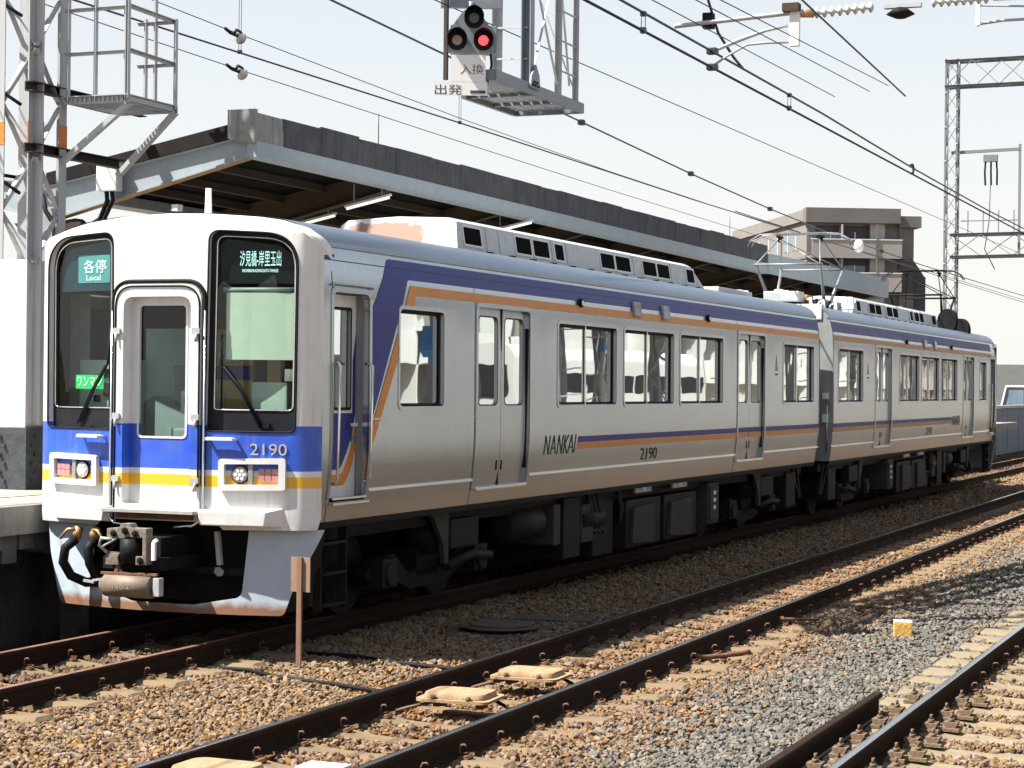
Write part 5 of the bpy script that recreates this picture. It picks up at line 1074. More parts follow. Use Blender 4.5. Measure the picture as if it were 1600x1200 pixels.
# edge panels, one by one
y = YA + .02; k = 0
while y < YB - .3:
    w_ = .55 if k == 0 else random.choice((.62, .78, .86, .90, .93, 1.02)); y1 = min(y + w_, YB); hz = random.uniform(-.014, .014); tx = random.uniform(-.02, .02)
    b = B(); b.prism([(y, 4.70), (y1 + .012, 4.70), (y1 + .012, 5.05 + hz), (y, 5.05 + hz + random.uniform(-.008, .008))], lambda a, z, d: (cx(a) + d + tx * (z - 4.70) - CB[0], a - CB[1], z - CB[2]), -.03 - .004 * (k % 2), -.004 * (k % 2))
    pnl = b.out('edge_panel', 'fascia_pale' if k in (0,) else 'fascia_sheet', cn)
    y = y1; k += 1
b = B(); b.prism([(-5.5, zroof(-5.5) - .04), (-3.1, zroof(-3.1) - .04), (-3.1, zroof(-3.1) + .12), (-5.5, zroof(-5.5) + .10)], lambda a, z, d: (a - CB[0], d - CB[1], z - CB[2]), YA - .02, YA + .06); b.out('deck_end', 'soffit', cn)
b = B(); b.prism([(-3.17, 4.76), (CXE + .004, 4.70), (CXE + .004, 5.07), (-3.17, 5.07)], lambda a, z, d: (a - CB[0], d - CB[1], z - CB[2]), YA - .05, YA + .01); b.out('end_panel', 'fascia_pale', cn)
# pale edge beam under the panels; lower metal fascia further along
b = B(); b.prism([(YA - .02, 4.58), (YB, 4.50), (YB, 4.69), (YA - .02, 4.73)], lambda a, z, d: (cx(a) + d - CB[0], a - CB[1], z - CB[2]), -.10, .012); b.out('edge_beam', 'pale_blue_paint', cn)
b = B(); b.prism([(YA - .02, 4.56), (YB, 4.48), (YB, 4.50), (YA - .02, 4.58)], lambda a, z, d: (cx(a) + d - CB[0], a - CB[1], z - CB[2]), -.16, .03); b.out('beam_flange', 'pale_blue_paint', cn)
for a, c in ((YB + .02, 30.3), (30.32, YC)):
    b = B(); b.prism([(a, 4.50 if c < 31 else 4.51), (c, 4.53 if c > 31 else 4.51), (c, 5.01 if c > 31 else 4.955), (a, 4.89 if c < 31 else 4.955)], lambda a_, z, d: (cx(a_) + d - CB[0], a_ - CB[1], z - CB[2]), -.08, .02); b.out('metal_fascia', 'pale_blue_paint', cn)
b = B(); b.prism([(-5.5, 4.2), (cx(YC), 4.53), (cx(YC), 5.0), (-5.5, 4.5)], lambda a, z, d: (a - CB[0], d - CB[1], z - CB[2]), YC - .05, YC); b.out('far_end_panel', 'pale_blue_paint', cn)
# cantilever beams (I section), purlins, columns
for k in range(10):
    y = 3.92 + 3.55 * k; m = 'beam_rusty' if k else 'pale_blue_paint'
    for xa, xb in ((CXE - .02, -5.45), (-5.45, -6.2)):
        za, zb = zroof(xa) - .06, zroof(xb) - .06; ha, hb = (.20, .36) if xa > -5 else (.36, .30)
        b = B(); f_ = lambda a, z, d: (a - CB[0], y + d - CB[1], z - CB[2])
        b.prism([(xa, za - ha), (xa, za), (xb, zb), (xb, zb - hb)], f_, -.012, .012)
        b.prism([(xa, za - ha - .015), (xa, za - ha), (xb, zb - hb), (xb, zb - hb - .015)], f_, -.07, .07)
        b.prism([(xa, za), (xa, za + .015), (xb, zb + .015), (xb, zb)], f_, -.07, .07)
        o = b.out('cantilever_beam', m, cn)
        if k == 0 and xa > -5:
            q = B(); q.prism([(xa, za - ha - .02), (xa, za - ha - .0155), (xb, zb - hb - .0155), (xb, zb - hb - .02)], f_, -.072, .072); q.out('rusty_flange', 'rust_light', o)
    b = B(); b.box(-.11, .11, -.11, .11, 0, zroof(-5.5) - .3 - 1.05); o = b.out('column', 'grey_paint', cn); o.location = (-5.5 - CB[0], y - CB[1], 0)
    b = B(); b.prism([(-.45, zroof(-5.5) - 1.5), (0, zroof(-5.5) - 2.0), (.45, zroof(-5.5) - 1.5)], lambda a, z, d: (a, d, z), -.04, .04); o = b.out('knee_bracket', 'beam_rusty', cn); o.location = (-5.5 - CB[0], y - CB[1], 0)
for x in (-3.35, -3.9, -4.5, -5.0, -6.0):
    z = zroof(x) - .03; cbox('purlin', x - .03, x + .03, YA + .1, YC - .1, z - .09, z, 'beam_rusty')
cbox('gutter', -5.65, -5.35, YA, YC, zroof(-5.5) - .16, zroof(-5.5) - .04, 'grey_paint')
b = B(); b.prism([(-5.45, 3.92), (-5.15, 3.96), (-4.70, 3.62), (-4.95, 3.58)], lambda a, z, d: (a - CB[0], d - CB[1], z - CB[2]), 3.90, 4.05); b.out('knee_bracket', 'beam_rusty', cn)
cbox('cable_tray', -4.62, -4.50, 4.1, 36, 3.78, 3.84, 'galvanised')
for k, (x1, y) in enumerate(((-2.86, 7.2), (-4.27, 8.5), (-2.70, 11.5), (-4.2, 14.5), (-4.2, 19.0))):
    fx = empty('tube_lamp', (0, 0, 0)); fx.parent = cn
    def lp(x, dz): return (x - CB[0], y - CB[1], 4.44 + (x + 2.86) * .215 + (0.10 if x1 < -4 else 0) + .12 * (x1 < -4) + dz - CB[2])
    b = B(); b.bar(lp(x1 - .62, .03), lp(x1, .03), .06, .025); b.out('lamp_tray', 'white_paint', fx)
    b = B(); b.cyl(lp(x1 - .60, 0), lp(x1 - .02, 0), .016, 8); b.out('tube', 'tube_light', fx)
    for s in (-.5, -.12):
        b = B(); b.bar(lp(x1 + s, .04), lp(x1 + s, .28), .012); b.out('hanger', 'grey_paint', fx)
for i_, y in enumerate((6.9, 22.0)):
    b = B(); b.cyl((cx(y) - .06, y, 5.04), (cx(y) - .06, y, 5.42), .006, 6); tag(b.out('bird_spike', 'wire'), ('thin upright rod on the near part of the canopy edge', 'thin upright rod far along the canopy edge')[i_], 'rod')
# grey box with cables on the end beam
t = thing('junction_box', 'grey junction box with two black cables on the canopy end beam', 'junction box', (-4.62, 3.80, 4.25))
b = B(); b.box(-.13, .13, -.10, .03, -.02, .30); b.out('case', 'white_paint', t, bevel=.02)
for k in (0, 1):
    b = B(); b.tube([(-.03 + .07 * k, -.04, .0), (-.02 + .07 * k, -.04, -.12), (-.10 + .05 * k, -.06, -.32 - .02 * k), (-.34, -.10, -.46 - .03 * k), (-.60, -.12, -.42 - .04 * k), (-.78, -.10, -.22), (-.85, -.06, -.02)], .026, 8); b.out('cable', 'black_rubber', t)
b = B(); b.box(-.04, .04, -.05, .05, 0, .07); o = b.out('camera_head', 'sign_white'); o.location = (-3.9, 4.0, 4.02); tag(o, 'small white camera hanging below the canopy end beam', 'camera')

# ------------------------------------------------------------------ lattice mast with cage on the left platform
MX, MY = -4.60, 2.30
ms = thing('lattice_mast', 'grey lattice mast with caged walkway standing on the left platform', 'mast', (MX, MY, 1.05)); MB_ = (MX, MY, 1.05)
hw_ = .20; cor = [(-hw_, -hw_), (hw_, -hw_), (hw_, hw_), (-hw_, hw_)]
for i, (a, c) in enumerate(cor):
    stick('chord', (MX + a, MY + c, 1.7), (MX + a, MY + c, 9.5), .115, .115, 'galvanised', ms, 'angle', roll=[math.pi, math.pi / 2, 0, -math.pi / 2][i], base=MB_)
for f in range(4):
    (a0, c0), (a1, c1_) = cor[f], cor[(f + 1) % 4]; z = 3.35; k = 0
    while z < 9:
        p, q = ((a0, c0), (a1, c1_)) if (k + f) % 2 else ((a1, c1_), (a0, c0))
        stick('lacing_bar', (MX + p[0], MY + p[1], z), (MX + q[0], MY + q[1], z + .52), .055, .012, 'galvanised', ms, base=MB_); z += .55; k += 1
for a, c in cor[:3]:
    stick('colour_band', (MX + a, MY + c, 4.55), (MX + a, MY + c, 4.78), .123, .123, 'mast_orange', ms, 'angle', roll=[math.pi, math.pi / 2, 0][cor.index((a, c))], base=MB_)
b = B(); b.box(-.50, .16, -.26, .24, .62, 2.33); b.out('sheet_cover', 'stained_sheet', ms, bevel=.01)
b = B(); b.box(-.75, .20, -.30, .28, 0, .62); b.out('riveted_base', 'base_steel' if 'base_steel' in MATS else mat('base_steel', (0.055, 0.062, 0.07), .6, .2, var=.3, vscale=7, bump=.3), ms)
for k in range(6):
    b = B(); b.cyl((.203, -.2 + .05 * (k % 2), .08 + .09 * k), (.225, -.2 + .05 * (k % 2), .08 + .09 * k), .02, 8); b.out('rivet', 'base_steel', ms)
    b = B(); b.cyl((-.06 - .05 * (k % 2), -.303, .08 + .09 * k), (-.06 - .05 * (k % 2), -.325, .08 + .09 * k), .02, 8); b.out('rivet', 'base_steel', ms)
b = B(); b.bar((-.15, -.31, .6), (-.35, -.31, .05), .04, .02); b.out('brace', 'base_steel', ms)
# longitudinal channels and the cage
stick('side_channel', (MX + .22, MY - .35, 5.12), (MX + .22, MY + 1.75, 5.12), .10, .10, 'under_light', ms, 'channel', base=MB_)
stick('side_channel', (MX + .22, MY - .35, 4.50), (MX + .22, MY + 1.35, 4.50), .10, .10, 'under_light', ms, 'channel', base=MB_)
XG0, XG1, YG0, YG1, ZG = MX + .28, MX + 1.05, MY + .15, MY + 1.05, 5.03
gr = empty('walkway_grating', (0, 0, 0)); gr.parent = ms
for k in range(15):
    x = XG0 + (XG1 - XG0) * k / 14; stick('grating_bar', (x, YG0, ZG), (x, YG1, ZG), .012, .05, 'galvanised', gr, base=MB_)
for y in (YG0, YG1): stick('edge_angle', (XG0, y, ZG), (XG1 + .03, y, ZG), .05, .08, 'galvanised', ms, 'angle', base=MB_)
stick('edge_angle', (XG1, YG0, ZG), (XG1, YG1, ZG), .05, .08, 'galvanised', ms, 'angle', base=MB_)
for (x, y, top) in ((XG0 + .05, YG0, 6.1), (XG0 + .38, YG0, 6.9), (XG1 - .03, YG0, 7.2), (XG1, YG0, 6.02), (XG1, YG1, 5.98), (XG0 + .4, YG1, 6.0), (XG1 - .25, YG1, 6.9)):
    stick('cage_post', (x, y, ZG), (x, y, top), .05, .05, 'galvanised', ms, 'angle', base=MB_)
for z in (5.5, 5.95):
    stick('cage_rail', (XG0, YG0, z), (XG1, YG0, z), .035, .035, 'galvanised', ms, 'angle', base=MB_); stick('cage_rail', (XG1, YG0, z + .02), (XG1, YG1, z), .04, .04, 'galvanised', ms, 'angle', base=MB_); stick('cage_rail', (XG0 + .3, YG1, z), (XG1, YG1, z), .035, .035, 'galvanised', ms, 'angle', base=MB_)
stick('knee_brace', (XG1 - .02, YG0 + .1, 5.0), (MX + .24, YG0 + .05, 4.40), .07, .05, 'galvanised', ms, 'channel', base=MB_)
stick('knee_brace', (XG1 + .02, YG1, 5.0), (MX + .30, YG1 + .1, 4.36), .07, .05, 'galvanised', ms, 'channel', base=MB_)
for k in range(3):
    b = B(); b.tube([(-.75, -.25, 3.6 + .9 * k), (-.3, -.2, 3.2 + .9 * k), (.05, -.25, 3.0 + .9 * k)], .02, 6); b.out('bundled_cable', 'black_rubber', ms)
stick('stay_bar', (MX - .2, MY - .2, 4.6), (MX - .9, MY - .2, 5.6), .06, .03, 'galvanised', ms, base=MB_); stick('stay_bar', (MX - .2, MY - .2, 3.6), (MX - .9, MY - .2, 4.5), .06, .03, 'galvanised', ms, base=MB_)
stick('stay_bar', (MX - .2, MY - .2, 5.3), (MX - .9, MY - .2, 4.4), .06, .03, 'galvanised', ms, base=MB_)

# ------------------------------------------------------------------ hanging signal between the tracks
sg = thing('hanging_signal', 'hanging three-lamp shunting signal with one red light lit and a caged platform', 'signal', (0.2, 3.6, 9.0)); SB = (0.2, 3.6, 9.0)
# orientation: lamps face back towards the camera (-Y)
for (x, y, zt, wd, m) in ((.30, 2.95, 9.0, .085, 'galvanised'), (.64, 2.90, 9.0, .10, 'signal_grey'), (.64, 3.72, 9.0, .06, 'galvanised'), (.64, 4.22, 9.0, .05, 'galvanised')):
    stick('hanger_post', (x, y, 4.98), (x, y, zt), wd, wd, m, sg, 'angle' if wd < .1 else 'channel', roll=math.pi / 2, base=SB)
for i in range(9):
    z = 5.30 + .30 * i; stick('ladder_rung', (.64, 3.72, z), (.64, 4.22, z), .02, .02, 'galvanised', sg, 'round', base=SB)
    if i < 6: stick('tie_bar', (.30, 2.95, z), (.64, 2.90, z - .02), .018, .018, 'galvanised', sg, base=SB)
for (p, q) in (((.64, 2.95, 6.3), (.64, 3.70, 5.15)), ((.64, 3.68, 6.4), (.64, 2.98, 5.05)), ((.62, 3.8, 6.3), (.60, 4.15, 5.2)), ((.05, 4.2, 6.6), (.62, 4.2, 5.2))):
    stick('cross_brace', p, q, .020, .010, 'galvanised', sg, base=SB)
fp = [(-.06, 3.0), (.34, 2.0), (.68, 2.0), (.68, 4.32), (-.06, 4.32)]
ZP = 4.99
for i in range(5):
    a, c = fp[i], fp[(i + 1) % 5]; stick('platform_edge', (a[0], a[1], ZP), (c[0], c[1], ZP), .04, .10, 'signal_grey', sg, base=SB)
gg = empty('platform_grating', (0, 0, 0)); gg.parent = sg
for k in range(7):
    x = .0 + .105 * k; stick('grating_plank', (x, max(2.05, 2.05 + (.30 - x) * 2.5), ZP), (x, 4.28, ZP), .078, .012, 'galvanised', gg, base=SB)
for y in (3.1, 3.7): stick('grating_joist', (-.04, y, ZP - .02), (.66, y, ZP - .02), .05, .03, 'signal_grey', sg, base=SB)
b = B(); b.prism([(-.13, -.09), (.13, -.09), (.10, .05), (.02, .14), (-.10, .03)], lambda a, z, d: (d, a, z), -.01, .01); o = b.out('gusset', 'signal_grey', sg); o.location = (.71 - SB[0], 2.92 - SB[1], 5.08 - SB[2])
for k in range(5):
    b = B(); b.cyl((.72 - SB[0], 2.84 + .035 * k - SB[1], 5.02 + .03 * (k % 2) - SB[2]), (.735 - SB[0], 2.84 + .035 * k - SB[1], 5.02 + .03 * (k % 2) - SB[2]), .012, 6); b.out('bolt', 'dark_steel', sg)
# lamp head, turned a little towards the viewer
hd = empty('signal_head', (.50 - SB[0], 1.86 - SB[1], 5.36 - SB[2]), .42); hd.parent = sg; hd.scale = (.92, .92, .92)
b = B(); b.prism(rpoly([(-.235, -.20, .03), (.235, -.20, .03), (.235, .0, .10), (.06, .24, .10), (-.06, .24, .10), (-.235, .0, .10)]), lambda a, z, d: (a, d, z), .0, .02); b.out('backplate', 'signal_grey', hd)
b = B(); b.box(-.2, .26, .02, .22, -.19, .08); b.out('lamp_case', 'signal_grey', hd, bevel=.01)
for (a, z, m) in ((.03, .145, 'dull_lamp'), (-.135, -.075, 'amber_off'), (.125, -.075, 'red_lamp')):
    b = B(); b.cyl((a, -.012, z), (a, .0, z), .098, 24); b.out('lamp_bezel', 'black_rubber', hd)
    b = B(); b.cyl((a, -.022, z), (a, -.011, z), .05, 20); b.out('lamp_lens', m, hd)
    b = B(); n_ = 16
    A = [(a + .098 * math.cos(t), -.002, z + .098 * math.sin(t)) for t in [math.pi * (-.12 + 1.24 * k / n_) for k in range(n_ + 1)]]; Cc = [(x, -.20 + .05 * abs(x - a) / .1, zz) for x, _, zz in A]
    b.strip(A, Cc, closed=False); b.out('lamp_hood', 'black_rubber', hd)
b = B(); b.box(-.3, .3, .05, .12, .26, .34); b.cyl((0, .06, .22), (0, .06, .32), .03, 8); b.out('head_bracket', 'signal_grey', hd)
stick('sign_post', (.29, 1.78, 4.93), (.29, 1.78, 9.0), .035, .035, 'under_light', sg, base=SB)
for (nm, x0, x1, z0, z1, txt, tx0, tw, tz, th) in (('sign_plate', -.19, .15, -.49, -.22, '入換', -.10, .23, -.41, .10), ('sign_plate', -.36, .17, -.62, -.485, '出発', -.35, .27, -.615, .10)):
    b = B(); b.box(x0, x1, -.01, .0, z0, z1); pl_ = b.out(nm, 'sign_white', hd)
    lettering('sign_lettering', txt, 'sign_ink' if 'sign_ink' in MATS else mat('sign_ink', (.06, .06, .065), .6, var=0), pl_, lambda a, z, d: (tx0 + a, -.0105 - d, tz + z), tw, th, .001)
b = B(); b.prism(rrect(.0, .15, -.60, -.57, .005), lambda a, z, d: (a, d, z), -.013, -.0105); b.out('sign_bar', 'sign_ink', hd)
b = B(); b.tube([(.2, .1, -.18), (.21, .1, -.3), (.17, .12, -.48), (.15, .14, -.55)], .012, 6); b.out('signal_cable', 'black_rubber', hd)
# the longitudinal lattice beam it hangs from, above the picture
gb = thing('gantry_beam', 'lattice beam above the picture that carries the hanging signal', 'gantry', (-.9, 3.2, 8.2)); GB = (-.9, 3.2, 8.2)
def along(u, dx, dz): return (-1.35 + 1.55 * u + dx, 2.6 + 9.4 * u, 8.1 + dz)
for dx in (-.28, .28):
    for dz in (0, .6): stick('beam_chord', along(0, dx, dz), along(1, dx, dz), .12, .12, 'galvanised', gb, base=GB)
for k in range(16):
    for dx in (-.28, .28): stick('beam_web', along(k / 16, dx, 0 if k % 2 else .6), along((k + 1) / 16, dx, .6 if k % 2 else 0), .07, .07, 'galvanised', gb, base=GB)
    stick('beam_walk', along(k / 16, -.28, 0), along((k + .6) / 16, .28, 0), .16, .03, 'galvanised', gb, base=GB)
stick('beam_cross', (-1.6, 3.6, 8.75), (1.0, 3.6, 8.75), .12, .12, 'galvanised', gb, base=GB); stick('beam_cross', (-1.6, 4.2, 8.75), (1.0, 4.2, 8.75), .12, .12, 'galvanised', gb, base=GB)

# ------------------------------------------------------------------ overhead wires
def wire(label, pts, r, name='overhead_wire', m='wire', group='overhead wires'):
    b = B(); b.tube(pts, r, 6); return tag(b.out(name, m), label, 'wire', group)
def ext(p, q, t0, t1):
    p = Vector(p); q = Vector(q); return [p.lerp(q, t0), p, q, p.lerp(q, t1)]
wire('contact wire over the train with black clips, touching its pantographs', [(-1.40, -14, 6.5), (-1.38, -4, 6.2), (-1.37, 2.71, 5.93), (-1.36, 5.48, 5.82), (-1.34, 9.0, 5.65), (-1.30, 14.5, 5.43), (-1.25, 19.0, 5.28), (-1.2, 23.3, 5.18), (-1.15, 32.6, 5.12), (-1.1, 60, 5.2), (-.8, 110, 5.3)], .012)
wire('thin messenger wire just under the train contact wire near the pantographs', [(-1.30, 17, 5.07), (-1.2, 23, 5.01), (-1.1, 32.3, 5.01), (-1.1, 60, 5.05), (-.8, 110, 5.15)], .008)
wire('lower of the two dark wires over the middle track', [(C2, -14, 5.27), (C2, 110, 5.27)], .013)
wire('upper of the two dark wires over the middle track', [(C2, -14, 5.47), (C2, 1.2, 5.43), (C2, 8.5, 5.42), (C2, 14, 5.36), (C2, 21, 5.34), (C2, 40, 5.45), (C2, 110, 5.5)], .012)
wire('thick lowest-sloping wire in front of the mast, above the canopy', [(-6, -8, 6.72), (-6, 5.1, 6.65), (-6, 16.4, 6.63), (-6, 30, 6.55), (-6, 110, 6.5)], .014)
wire('thin upper wire with an insulator above the canopy', [(-6, -8, 7.35), (-6, 6.78, 6.96), (-6, 9.03, 6.89), (-6, 16.4, 6.71), (-6, 24, 6.6), (-6, 40, 6.5)], .007)
wire('thin lower wire with an insulator just over the canopy edge', [(-6, -8, 6.72), (-6, 6.36, 6.46), (-6, 9.05, 6.41), (-6, 16.45, 6.31), (-6, 24, 6.22), (-6, 40, 6.1)], .007)
wire('thin wire running right of the hanging signal towards the far gantry', [(.3, -6, 5.58), (.3, 5.2, 5.62), (.3, 13.7, 5.65), (.2, 60, 5.9)], .006)
wire('steep blue-black feeder wire at the top of the picture, right of the bracket', [(4, -3, 5.27), (4, .15, 5.13), (4, 3.4, 4.99), (4.0, 4.2, 4.955)], .008)
wire('thin high feeder wire ending below the steep one', [(4, -3, 4.69), (4, 3.4, 4.94)], .004)
wire('thin feeder wire left of the other thin ones at the top', [(4, -4, 4.585), (4, 2.6, 4.775)], .004)
wire('thin feeder wire lowest of the three at the top', [(3.6, -4, 4.68), (3.6, 3.0, 4.80)], .004)
for i, (x, y, z, dx, dy, dz, lb) in enumerate(((-6, 9.0, 6.89, 0, 1, -.028, 'upper'), (-6, 9.05, 6.41, 0, 1, -.013, 'lower'))):
    t = thing('strain_insulator', 'small hook-shaped strain insulator on the %s thin wire over the canopy' % lb, 'insulator', (x, y, z))
    b = B(); b.tube([(0, -.45, .02), (0, -.3, -.02), (0, -.12, -.03)], .022, 6); b.out('clamp', 'dark_steel', t)
    b = B(); b.tube([(0, -.12, -.02), (0, -.02, -.05), (0, .02, -.06)], [.03, .085, .02], 12); b.out('shed', 'porcelain', t)
    b = B(); b.tube([(0, -.2, .0), (0, -.15, .05), (0, -.05, .04), (0, .05, .0)], .02, 6); b.out('link', 'under_light', t)
def drop(name, label, x, y, z0, z1):
    t = thing(name, label, 'wire hanger', (x, y, z0), group='wire hangers')
    for s in (-.018, .018):
        b = B(); b.cyl((s, 0, 0), (s, 0, z1 - z0), .004, 6); b.out('strand', 'wire', t)
    b = B(); b.box(-.022, .022, -.03, .03, -.02, .03); b.out('clip', 'wire', t)
    b = B(); b.box(-.022, .022, -.03, .03, z1 - z0 - .02, z1 - z0 + .02); b.out('clip', 'wire', t)
drop('wire_hanger', 'wire hanger loop over the middle track left of the bracket', C2, 1.78, 5.27, 5.42)
drop('wire_hanger', 'wire hanger loop over the middle track right of the bracket', C2, 6.9, 5.27, 5.42)
drop('wire_hanger', 'long pale double hanger reaching above the thick wire at upper left', -6, 8.95, 6.65, 9)
drop('wire_hanger', 'double hanger on the thick wire beneath the signal boards', -6, 16.4, 6.63, 8.4)
for i, (y, z) in enumerate(((9.75, 5.615), (14.5, 5.43), (19.0, 5.28), (28.0, 5.15))):
    x = (-1.335, -1.30, -1.25, -1.17)[i]
    b = B(); b.box(-.035, .035, -.06, .06, -.035, .035); o = b.out('wire_clip', 'ink', bevel=.012); o.location = (x, y, z); tag(o, ('black clip on the contact wire nearest the signal cage', 'second black clip along the contact wire', 'third black clip, above the canopy tip', 'black clip by the white ball near the flats')[i], 'clip', 'clips on the contact wire')
b = B(); b.tube([(0, 0, -.13), (0, 0, -.1), (0, 0, 0), (0, 0, .1), (0, 0, .13)], [.02, .08, .11, .08, .02], 14); o = b.out('ball_insulator', 'sign_white', smooth=True); o.location = (-1.14, 25.6, 5.09); tag(o, 'white ball insulator hanging on the wire in front of the flats', 'insulator')
t = thing('wire_loop', 'bent wire clamp hooked on the upper wire at the right', 'clamp', (C2, 13.9, 5.36))
b = B(); b.tube([(0, -.05, .02), (0, .12, .05), (0, .2, .0), (0, .14, -.08), (0, .02, -.09)], .018, 6); b.out('hook', 'wire', t)
# cantilever bracket with insulator strings
BY = 4.05
t = thing('catenary_bracket', 'pale horizontal bracket tube with ribbed insulators over the middle track', 'bracket', (1.8, BY, 5.7)); KB = (1.8, BY, 5.7)
stick('bracket_tube', (1.78, BY - .12, 5.70), (3.02, BY + .12, 5.815), .045, .045, 'galvanised', t, 'round', base=KB)
b = B(); b.box(-.05, .05, -.05, .05, -.05, .10); o = b.out('tube_clamp', 'dark_steel', t); o.location = (2.09 - KB[0], 0, .03)
b = B(); b.box(-.045, .045, -.035, .035, -.34, .05); o = b.out('dropper_plate', 'sign_white', t); o.location = (2.93 - KB[0], .1, .12)
b = B(); b.box(-.08, .08, -.06, .06, -.02, .06); o = b.out('dropper_clamp', 'beam_rusty', t); o.location = (2.90 - KB[0], .08, .13)
b = B(); b.tube([(2.86 - KB[0], .1, -.02), (2.65 - KB[0], .06, -.06), (2.4 - KB[0], .0, -.15), (2.2 - KB[0], -.1, -.25), (C2 - KB[0], -.15, -.275)], [.012, .016, .022, .016, .012], 8); b.out('steady_arm', 'galvanised', t)
b = B(); b.tube([(2.88 - KB[0], .1, -.18), (2.66 - KB[0], .06, -.18), (2.48 - KB[0], .0, -.20), (2.3 - KB[0], -.1, -.32), (C2 - KB[0], -.15, -.42)], .012, 8); b.out('steady_arm', 'galvanised', t)
for z in (-.27, -.425):
    b = B(); b.box(-.05, .05, -.05, .05, -.03, .03); o = b.out('wire_clamp', 'wire', t, bevel=.01); o.location = (C2 - KB[0], -.15, z)
def ribbed(name, par, p, q, n, r, m='porcelain'):
    p = Vector(p); q = Vector(q); b = B(); pts = []; rr = []
    for k in range(n):
        for (f, w_) in ((.05, .35), (.3, 1.0), (.55, .9), (.8, .35)): pts.append(p.lerp(q, (k + f) / n)); rr.append(r * w_)
    b.tube(pts, rr, 12); return b.out(name, m, par)
ribbed('insulator_string', t, (1.28, .24, .115), (1.84, .44, .18), 8, .055); b = B(); b.tube([(1.10, .16, .10), (1.28, .24, .115)], [.03, .045], 8); b.out('insulator_end', 'brass', t)
b = B(); b.box(1.92, 2.28, .45, .52, .16, .20); b.out('centre_clamp', 'galvanised', t); b = B(); b.tube([(2.08, .48, .06), (2.08, .48, .1), (2.08, .48, .16)], [.05, .14, .06], 12); b.out('cap', 'dark_steel', t)
ribbed('insulator_string', t, (2.36, .54, .21), (2.90, .72, .25), 8, .055)
stick('bracket_tube', (4.72, BY + .75, 5.95), (6.4, BY + 1.35, 6.02), .045, .045, 'galvanised', t, 'round', base=KB)
stick('dropper_plate', (4.57, BY + .8, 5.96), (4.57, BY + .8, 5.70), .04, .03, 'sign_white', t, base=KB)
stick('steady_arm', (4.57, BY + .8, 5.9), (5.2, BY + .9, 5.87), .02, .02, 'galvanised', t, 'round', base=KB)
b = B(); b.tube([(2.77, .8, .02), (3.0, .85, .05), (3.2, .9, .06), (3.45, .95, .03)], .014, 6); b.out('steady_arm', 'galvanised', t)
b = B(); b.tube([(2.10 - KB[0], -.15, .9), (2.11 - KB[0], -.1, .25), (2.16 - KB[0], 0.1, -.05), (2.19 - KB[0], .55, -.22), (C2 - KB[0], .95, -.275)], .014, 8); b.out('jumper_cable', 'wire', t)

# ------------------------------------------------------------------ gantry far away at the right
GX, GY = -2.78, 45.7
t = thing('catenary_gantry', 'tall lattice catenary gantry rising behind the far end of the train', 'gantry', (GX, GY, -.2)); Gb = (GX, GY, -.2)
def lattice(p0, p1, ax, ay, n, wc, wl, m, par, base):
    """square lattice member from p0 to p1; ax, ay half extents"""
    p0 = Vector(p0); p1 = Vector(p1)
    co = [(-1, -1), (1, -1), (1, 1), (-1, 1)]; C_ = [ax * a + ay * c for a, c in co]
    for c in C_: stick('chord', p0 + c, p1 + c, wc, wc, m, par, 'angle', base=base)
    for k in range(n):
        a = p0.lerp(p1, k / n); c = p0.lerp(p1, (k + 1) / n)
        for i in range(4):
            s_, e_ = (C_[i], C_[(i + 1) % 4]) if k % 2 else (C_[(i + 1) % 4], C_[i]); stick('lacing_bar', a + s_, c + e_, wl, wl * .4, m, par, base=base)
mat('far_steel', (0.19, 0.20, 0.21), .5, .2, var=.15)
lattice((GX, GY, -.2), (GX, GY, 12.1), Vector((.17, 0, 0)), Vector((0, .17, 0)), 24, .06, .035, 'far_steel', t, Gb)
lattice((GX - .2, GY, 11.65), (GX + 11, GY + .2, 11.75), Vector((0, .2, 0)), Vector((0, 0, .38)), 14, .07, .045, 'far_steel', t, Gb)
lattice((GX, GY, 6.5), (GX + 11, GY, 6.6), Vector((0, .2, 0)), Vector((0, 0, .33)), 12, .08, .05, 'far_steel', t, Gb)
stick('cage_bar', (GX, GY, 9.3), (GX + 2.0, GY, 9.35), .09, .09, 'far_steel', t, base=Gb); stick('cage_bar', (GX + 2.0, GY, 6.2), (GX + 2.0, GY, 9.5), .07, .07, 'far_steel', t, base=Gb)
for k in range(4): stick('cage_post', (GX + .5 + .45 * k, GY, 6.85), (GX + .5 + .45 * k, GY, 7.55), .03, .03, 'far_steel', t, base=Gb)
stick('cage_rail', (GX + .3, GY, 7.25), (GX + 2.0, GY, 7.25), .03, .03, 'far_steel', t, base=Gb)
b = B(); b.box(.95, 1.35, -.1, .1, 9.2, 9.4); b.out('switch_box', 'far_steel', t)
for k in range(3):
    b = B(); b.tube([(1.0 + .16 * k, 0, 9.2), (.98 + .18 * k, 0, 8.9), (1.0 + .17 * k, 0, 8.5)], .03, 6); b.out('switch_insulator', 'dark_steel', t)
b = B(); b.tube([(1.15, 0, 8.5), (1.12, 0, 7.4), (1.0, 0, 6.6), (1.3, 0, 6.0)], .015, 6); b.out('lead_wire', 'wire', t)
# two thin masts beyond
for i, (x, y, h) in enumerate(((-3.4, 88, 8.2), (-3.0, 96, 7.4))):
    t = thing('distant_mast', ('thin pale lattice mast far down the line beyond the train end', 'farther thin lattice mast next to the first, above the grey roof')[i], 'mast', (x, y, -.2), group='distant masts')
    lattice((x, y, -.2), (x, y, h), Vector((.15, 0, 0)), Vector((0, .15, 0)), 10, .05, .03, 'far_steel', t, (x, y, -.2))
    stick('cross_arm', (x - 1.0, y, h - 1.1), (x + 5, y, h - 1.0), .05, .05, 'far_steel', t, base=(x, y, -.2))

